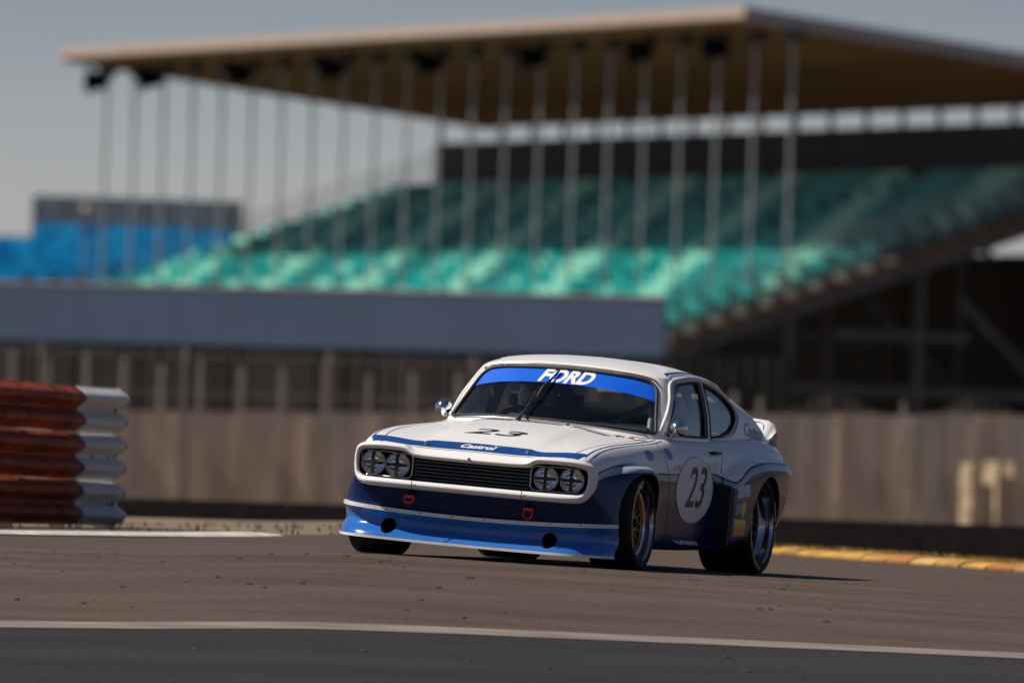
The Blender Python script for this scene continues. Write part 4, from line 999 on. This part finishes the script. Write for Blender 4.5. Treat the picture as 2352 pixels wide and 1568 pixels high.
b = MB(); b.lathe([(-.008, .001), (-.008, .008), (.004, .010), (.006, .001)], 'y', 10, (0, -.742, .590)); cpart(b.build('badge_boss', M['dull_chrome']), mask)
for k in range(6):
    z = .450 + k * .0205
    b = MB(); b.bar((-.352, -.645 - .004 * k / 6, z), (.352, -.645 - .004 * k / 6, z), .022, .0065); cpart(b.build('grille_slat', M['grille'] if 'grille' in M else M.setdefault('grille', mat('grille_dark', (.10, .115, .115), .35, metal=.4))))
b = MB(); b.box((0, -.575, .51), (1.36, .02, .16)); cpart(b.build('grille_back', M['black']))
tape = MB(); tape.bar((-.066, -.030, 0), (.066, -.030, 0), .002, .017); tape.bar((0, -.032, -.066), (0, -.032, .066), .017, .002, up=(0, 1, 0))
lensv = MB(); lensv.lathe([(-.028, .001), (-.026, .025), (-.020, .048), (-.010, .066)], 'y', 28)
refl = MB(); refl.lathe([(.045, .001), (.040, .02), (.028, .042), (.006, .060), (-.008, .067)], 'y', 28); refl.lathe([(.03, .001), (.0, .014), (-.004, .001)], 'y', 12)
rim_ = MB(); rim_.lathe([(.02, .066), (-.008, .0665), (-.016, .0700), (-.012, .0745), (.02, .0745)], 'y', 32)
first = None
for s_ in (-1, 1):
    x0, x1 = .362, .694
    loop = rounded([(s_ * x0, .444), (s_ * x1, .447), (s_ * x1, .594), (s_ * x0, .588)], .035, 6)
    b = MB(); b.tube([(x, ymask(x) + .040, z) for x, z in loop], .0055, 6, True); cpart(b.build('lamp_bezel', M['dull_chrome'], smooth=True))
    for x, z in ((.607, .5205), (.454, .518)):
        if first is None:
            h = rim_.build('headlamp', M['dull_chrome'], smooth=True); first = h; kids = []
            for mb_, nm, mt in ((refl, 'reflector', M['lamp_reflector']), (lensv, 'lens', M['lens']), (tape, 'tape_cross', M['black'])): kids.append(cpart(mb_.build(nm, mt, smooth=nm != 'tape_cross'), h))
        else:
            h = dup(first)
            for q in kids: c = dup(q, h); c.matrix_local = Matrix.Identity(4)
        h.parent = car; h.matrix_parent_inverse = Matrix.Identity(4); h.matrix_local = BODY @ Matrix.Translation((s_ * x, ymask(x) + .052, z)) @ Matrix.Rotation(R(s_ * 1.5), 4, 'Z')
# --- chin spoiler
def yap(x): return -.712 + bow(x, -.70, .25)
def ysp(x, q): # q 0 top .. 1 bottom
    return yap(x) - .012 + .050 * math.sin(math.pi * min(1, q * 1.15)) ** 1.2 - .030 * max(0, q - .6) / .4
def zsp(x, q): zt = .240 + .033 * (x / .85) ** 2; zb = .088 + .010 * (x / .85) ** 2; return zt + (zb - zt) * q
nx, nq = 80, 12; v = []; f = []
XS = [.834 * math.sin(math.pi / 2 * (-1 + 2 * i / nx)) for i in range(nx + 1)]
for q in range(nq + 1):
    for x in XS: v.append((x * (1 + .004 * q / nq), ysp(x, q / nq), zsp(x, q / nq)))
for q in range(nq):
    for i in range(nx): a = q * (nx + 1) + i; f.append((a, a + nx + 1, a + nx + 2, a + 1))
sp = pydata('spoiler_tmp', v, f, [M['spoiler_blue']], smooth=True); md = sp.modifiers.new('s', 'SOLIDIFY'); md.thickness = .008; md.offset = 0
cs = []
for s_ in (-1, 1):
    b = MB(); n = 28; vv = [(s_ * .493 + .046 * math.cos(2 * math.pi * k / n), y, .160 + .046 * math.sin(2 * math.pi * k / n)) for y in (-.9, -.3) for k in range(n)]
    b.add(vv, [(k, (k + 1) % n, n + (k + 1) % n, n + k) for k in range(n)] + [tuple(range(n))[::-1], tuple(range(n, 2 * n))]); cs.append(to_cut(b))
me = bool_eval(sp, [(c, 'DIFFERENCE') for c in cs]); kill(sp, *cs)
me.materials.clear(); me.materials.append(M['spoiler_blue']); me.polygons.foreach_set('material_index', [0] * len(me.polygons))
me.polygons.foreach_set('use_smooth', [True] * len(me.polygons)); me.set_sharp_from_angle(angle=R(35))
spoiler = cpart(link('chin_spoiler', me)); spoiler['label'] = 'light blue chin spoiler with two round ducts'
for s_ in (-1, 1):
    b = MB(); b.lathe([(-.012, .046), (-.016, .050), (-.008, .054), (.01, .053)], 'y', 28, (s_ * .493, ysp(.493, .5), .160), 0); b.lathe([(-.012, .046), (.16, .044), (.16, .001)], 'y', 28, (s_ * .493, ysp(.493, .5), .160), 1)
    cpart(b.build('brake_duct', [M['spoiler_blue'], M['black']], smooth=True), spoiler)
def sp_band(q, dz, th, name):
    b = MB(); pts = [(x * 1.002, ysp(x, q), zsp(x, q) + dz) for x in XS]
    for a, c in zip(pts[:-1], pts[1:]): b.bar(a, c, .022, th)
    return cpart(b.build(name, M['white']), spoiler)
sp_band(0, .004, .022, 'spoiler_strip'); sp_band(1, -.005, .015, 'spoiler_lip')
b = MB()
for x in (-.70, -.50, -.30, -.10, .10, .30, .50, .68, .80): b.lathe([(-.0135, .001), (-.0135, .004), (-.009, .0045)], 'y', 8, (x, ysp(x, 0), zsp(x, 0) + .004))
cpart(b.build('rivet_row', M['black']), spoiler)
b = MB(); b.bar((-.13, ysp(.13, .05) - .006, .228), (-.125, ysp(.13, 1) - .012, .09), .003, .003); cpart(b.build('spoiler_seam', M['black']), spoiler)
# tow loops and slots
for s_ in (-1, 1):
    zc = .325; yc = -.655
    b = MB(); rr = .026 if s_ < 0 else .024
    pts = [(s_ * .365 + rr * math.cos(t) * 1.1, yc - .022 + (.010 if s_ < 0 else 0) * math.sin(t), zc - (.0 if s_ < 0 else .022) + rr * math.sin(t) * (.85 if s_ < 0 else 1.25)) for t in [2 * math.pi * k / 22 for k in range(22)]]
    b.tube(pts, .0055 if s_ < 0 else .0038, 6, True)
    b.box((s_ * .365, yc - .008, zc + (.016 if s_ < 0 else .006)), (.056, .034, .016))
    cpart(b.build('tow_loop', M['red'], smooth=False))
    b = MB(); b.box((s_ * .192, -.637, .325), (.068, .02, .016)); cpart(b.build('apron_slot', M['black']))
# --- tail spoiler
prof = [(3.16, .838), (3.26, .905), (3.335, .958), (3.36, .966), (3.378, .958), (3.40, .90), (3.41, .80)]
v = []; f = []; xs = [-.70, -.685, -.64, -.55, -.3, 0, .3, .55, .64, .685, .70]; hs = [.55, .85, .97, 1, 1, 1, 1, 1, .97, .85, .55]
for x, h in zip(xs, hs):
    for y, z in prof: v.append((x, y - .05 * (abs(x) / .7) ** 3, .80 + (z - .80) * h))
n = len(prof)
for i in range(len(xs) - 1):
    for k in range(n - 1): f.append((i * n + k, i * n + k + 1, (i + 1) * n + k + 1, (i + 1) * n + k))
f += [tuple(range(n)), tuple((len(xs) - 1) * n + k for k in range(n))[::-1]]
ts = cpart(pydata('tail_spoiler', v, f, M['white'], smooth=True))
b = MB(); b.tube([(x, y - .05 * (abs(x) / .7) ** 3 - .004, z) for x, y, z in ((-.62, 3.28, .915), (-.6, 3.32, .947), (-.3, 3.328, .951), (0, 3.328, .951), (.3, 3.328, .951), (.6, 3.32, .947), (.632, 3.30, .93), (.64, 3.26, .898))], .003, 5); cpart(b.build('spoiler_pinstripe', M['stripe_blue']), ts)
for s_ in (-1, 1):
    b = MB(); b.box((s_ * .58, 3.435, .62), (.26, .03, .09)); cpart(b.build('tail_lamp', M['sticker_red']))
b = MB(); b.box((0, 3.42, .46), (1.3, .06, .07)); cpart(b.build('rear_bumper', M['chrome']))
# --- wheels
def tyre_prof(w, r, rb):
    h = w / 2
    P = [(h - .02, rb), (h - .004, rb + .008), (h + .004, rb + .018), (h + .005, (rb + r) / 2), (h + .002, r - .014), (h - .010, r - .004), (h - .035, r)]
    return [(-a, b_) for a, b_ in P] + [(0, r + .001)] + P[::-1]
def wheel(xc, yc, w, r, side, dish, gold):
    rb = r * .80; h = w / 2
    rim = MB(); rim.lathe([(h - .012, rb + .006), (h + .000, rb + .005), (h + .002, rb - .001), (h - .012, rb - .009), (h - .022, rb - .010), (h - .024, rb - .022), (h - .040, rb - .024), (dish + .01, rb - .030), (dish, rb - .045)], 'x', 64, mis=[0, 0, 0, 0, 1, 0, 0, 0])
    rim.lathe([(-h + .02, rb), (-h + .02, rb - .03), (dish, rb - .04)], 'x', 48, mi=1)
    wo_ = rim.build('wheel', [M['polish'], M['black']], angle=50)
    t = MB(); t.lathe(tyre_prof(w, r, rb), 'x', 64); ty = t.build('tyre', M['rubber'], smooth=True); ty.parent = wo_
    c = MB(); R1 = rb - .05
    c.lathe([(dish - .012, R1 + .006), (dish - .002, R1), (dish - .012, R1 - .014), (dish - .03, R1 - .014)], 'x', 40)
    ns = 16
    for k in range(ns):
        a = 2 * math.pi * k / ns
        for da in (-.16, .16):
            c.bar((dish - .012, R1 * math.cos(a), R1 * math.sin(a)), (dish - .022, .045 * math.cos(a + da), .045 * math.sin(a + da)), .008, .010, up=(1, 0, 0))
    c.lathe([(dish - .05, .058), (dish - .012, .056), (dish - .006, .048), (dish - .004, .001)], 'x', 24)
    ce = c.build('wheel_centre', M['gold'] if gold else M['gunmetal']); ce.parent = wo_
    b2 = MB(); b2.lathe([(dish - .006, .030), (dish + .016, .028), (dish + .020, .012), (dish + .010, .001)], 'x', 6); nut = b2.build('wheel_nut', M['gunmetal']); nut.parent = wo_
    bk = MB(); bk.lathe([(dish - .07, .001), (dish - .07, R1)], 'x', 32); bd = bk.build('brake_disc', M['gunmetal']); bd.parent = wo_
    bk = MB(); bk.lathe([(-h + .025, .001), (-h + .025, rb - .01)], 'x', 32); ib = bk.build('inner_cover', M['black']); ib.parent = wo_
    arcs = [(100, 214)] if gold else [(95, 128), (133, 170), (176, 214), (220, 262), (330, 352), (5, 30)]
    for a0, a1 in arcs:
        n = 16; va = []; rr0, rr1 = rb + .014, r - .018
        for k in range(n + 1):
            a = R(a0 + (a1 - a0) * k / n)
            for q in (rr0, rr1): va.append((h + .0068, -q * math.sin(a - math.pi / 2), q * math.cos(a - math.pi / 2)))
        y_ = MB(); y_.add(va, [(2 * k, 2 * k + 1, 2 * k + 3, 2 * k + 2) for k in range(n)]); yo = y_.build('sidewall_lettering', M['yellow'], smooth=True); yo.parent = wo_
    wo_.parent = car; wo_.matrix_parent_inverse = Matrix.Identity(4)
    wo_.matrix_local = Matrix.Translation((side * xc, yc, r)) @ Matrix.Rotation(R(-side * 1.2), 4, 'Y') @ (Matrix.Identity(4) if side > 0 else Matrix.Rotation(math.pi, 4, 'Z'))
    wo_['label'] = 'wheel with yellow marked tyre' if side > 0 else 'wheel on the far side'
for side in (-1, 1):
    wheel(.732, 0.0, .275, .276, side, .088, True); wheel(.712, 2.56, .33, .303, side, .085, False)
# --- interior
b = MB(); b.box((0, .98, .765), (1.16, .26, .12)); b.tube([(-.56, .99, .83), (.56, .99, .83)], .03, 8); cpart(b.build('dashboard', M['cockpit']))
b = MB(); b.box((0, 1.7, .285), (1.18, 1.6, .02)); b.box((0, 2.6, .72), (1.1, .5, .02)); cpart(b.build('cabin_floor', M['cockpit']))
b = MB()
b.tube([(-.56, 1.88, .30), (-.57, 1.88, .86), (-.53, 1.88, 1.09), (-.44, 1.88, 1.15), (.44, 1.88, 1.15), (.53, 1.88, 1.09), (.57, 1.88, .86), (.56, 1.88, .30)], .019, 8)
for s_ in (-1, 1):
    b.tube([(s_ * .56, .92, .50), (s_ * .57, .98, .80), (s_ * .50, 1.24, 1.09), (s_ * .47, 1.45, 1.135), (s_ * .45, 1.88, 1.15)], .018, 8)
    b.tube([(s_ * .48, 1.88, 1.12), (s_ * .46, 2.7, .74)], .017, 8)
b.tube([(-.50, 1.25, 1.095), (.50, 1.25, 1.095)], .016, 8); b.tube([(.50, 1.89, 1.12), (-.54, 1.89, .50)], .017, 8); b.tube([(-.55, 1.88, .70), (.55, 1.88, .70)], .016, 8)
b.tube([(.56, 1.0, .62), (.56, 1.86, .70)], .016, 8)
cpart(b.build('roll_cage', M['cage'], smooth=True))
b = MB()
for (c_, d_, rx_) in (((-.33, 1.62, .40), (.46, .46, .10), 8), ((-.33, 1.86, .70), (.44, .10, .62), -14), ((-.33, 1.90, .98), (.26, .08, .14), -10), ((-.55, 1.66, .47), (.05, .42, .16), 8), ((-.11, 1.66, .47), (.05, .42, .16), 8), ((-.53, 1.80, .72), (.05, .16, .40), -14), ((-.13, 1.80, .72), (.05, .16, .40), -14)):
    b.box(c_, d_, Matrix.Rotation(R(-rx_), 3, 'X'))
cpart(b.build('racing_seat', M['seat_black']))
SWC = Vector((-.33, 1.24, .765)); SWM = Matrix.Translation(SWC) @ Matrix.Rotation(R(62), 4, 'X')
b = MB(); b.tube([SWM @ Vector((.165 * math.cos(t), .165 * math.sin(t), 0)) for t in [2 * math.pi * k / 28 for k in range(28)]], .013, 8, True)
for t in (0, 180, 270): b.bar(SWM @ Vector((0, 0, 0)), SWM @ Vector((.16 * math.cos(R(t)), .16 * math.sin(R(t)), 0)), .03, .006)
b.tube([SWC, SWC + Vector((0, -.26, -.12))], .018, 8); cpart(b.build('steering_wheel', M['black'], smooth=True))
# --- the driver
drv = empty('person'); drv.matrix_world = CAR_M @ BODY
tag(drv, 'driver in dark helmet and suit holding the steering wheel behind the windscreen', 'person')
def skin_mesh(name, verts, edges, radii, root, mat_, parent, sub=2):
    me = bpy.data.meshes.new(name); me.from_pydata(verts, edges, []); o = bpy.data.objects.new(name, me); COL.objects.link(o)
    o.modifiers.new('skin', 'SKIN')
    if not me.skin_vertices: me.skin_vertices.new()
    for i, r_ in enumerate(radii): me.skin_vertices[0].data[i].radius = (r_, r_) if not isinstance(r_, tuple) else r_
    me.skin_vertices[0].data[root].use_root = True
    sb = o.modifiers.new('sub', 'SUBSURF'); sb.levels = sub; sb.render_levels = sub
    m2 = evaluate(o); bpy.data.objects.remove(o)
    m2.polygons.foreach_set('use_smooth', [True] * len(m2.polygons)); return link(name, m2, mat_, parent)
DX = -.33; vs = []; es = []; rs = []
def addv(p, r_, par=None):
    vs.append(p); rs.append(r_)
    if par is not None: es.append((par, len(vs) - 1))
    return len(vs) - 1
pel = addv((DX, 1.68, .50), (.15, .12)); ab = addv((DX, 1.70, .62), (.14, .105), pel); ch = addv((DX, 1.70, .76), (.16, .115), ab); nk_ = addv((DX, 1.66, .865), .058, ch); addv((DX, 1.64, .93), .06, nk_)
for s_ in (-1, 1):
    sh = addv((DX + s_ * .17, 1.68, .81), .072, ch); elb = addv((DX + s_ * .25, 1.50, .66), .050, sh); wr = addv((DX + s_ * .165, 1.30, .77), .034, elb); pa = addv((DX + s_ * .160, 1.255, .795), (.034, .022), wr)
    for j, (fx, L) in enumerate(((-.026, .9), (-.009, 1.05), (.009, 1.0), (.026, .82))):
        k1 = addv((DX + s_ * .160 + fx * .3, 1.228, .800 + fx * .9), .0095, pa); k2 = addv((DX + s_ * .160 + fx * .3, 1.212, .782 + fx * .9), .009, k1); addv((DX + s_ * .160 + fx * .3 - s_ * .012 * L, 1.222, .765 + fx * .9), .008, k2)
    t1 = addv((DX + s_ * .135, 1.262, .80), .010, pa); addv((DX + s_ * .128, 1.238, .808), .009, t1)
    hip = addv((DX + s_ * .10, 1.60, .47), .085, pel); kn = addv((DX + s_ * .13, 1.22, .58), .060, hip); an = addv((DX + s_ * .10, 1.02, .36), .042, kn); addv((DX + s_ * .10, .93, .40), .036, an)
body = skin_mesh('driver_body', vs, es, rs, pel, M['suit'], drv)
hv = []; hf = []; nu, nv_ = 28, 18
for j in range(nv_ + 1):
    ph = math.pi * j / nv_
    for i in range(nu):
        th = 2 * math.pi * i / nu; x, y, z = math.sin(ph) * math.cos(th), math.sin(ph) * math.sin(th), math.cos(ph)
        w_ = 1.0
        if -.35 < z < .28 and y < -.45: w_ = .93                      # visor opening set back
        hv.append((DX + .125 * x * w_, 1.625 + .150 * y * w_ - (.02 if z < -.3 and y < 0 else 0), .985 + .140 * z))
for j in range(nv_):
    for i in range(nu): hf.append((j * nu + i, (j + 1) * nu + i, (j + 1) * nu + (i + 1) % nu, j * nu + (i + 1) % nu))
hel = pydata('helmet', hv, hf, M['helmet'], drv, smooth=True)
fv = []; ff = []
for j in range(7):
    for i in range(13):
        th = R(-152 + i * (124 / 12)); z = -.30 + j * .09; q = math.sqrt(1 - z * z); fv.append((DX + .1185 * q * math.cos(th), 1.628 + .1425 * q * math.sin(th), .985 + .138 * z))
for j in range(6):
    for i in range(12): ff.append((j * 13 + i, j * 13 + i + 1, (j + 1) * 13 + i + 1, (j + 1) * 13 + i))
face = pydata('face', fv, ff, M['skin'], hel, smooth=True)

bpy.data.scenes.remove(WS)
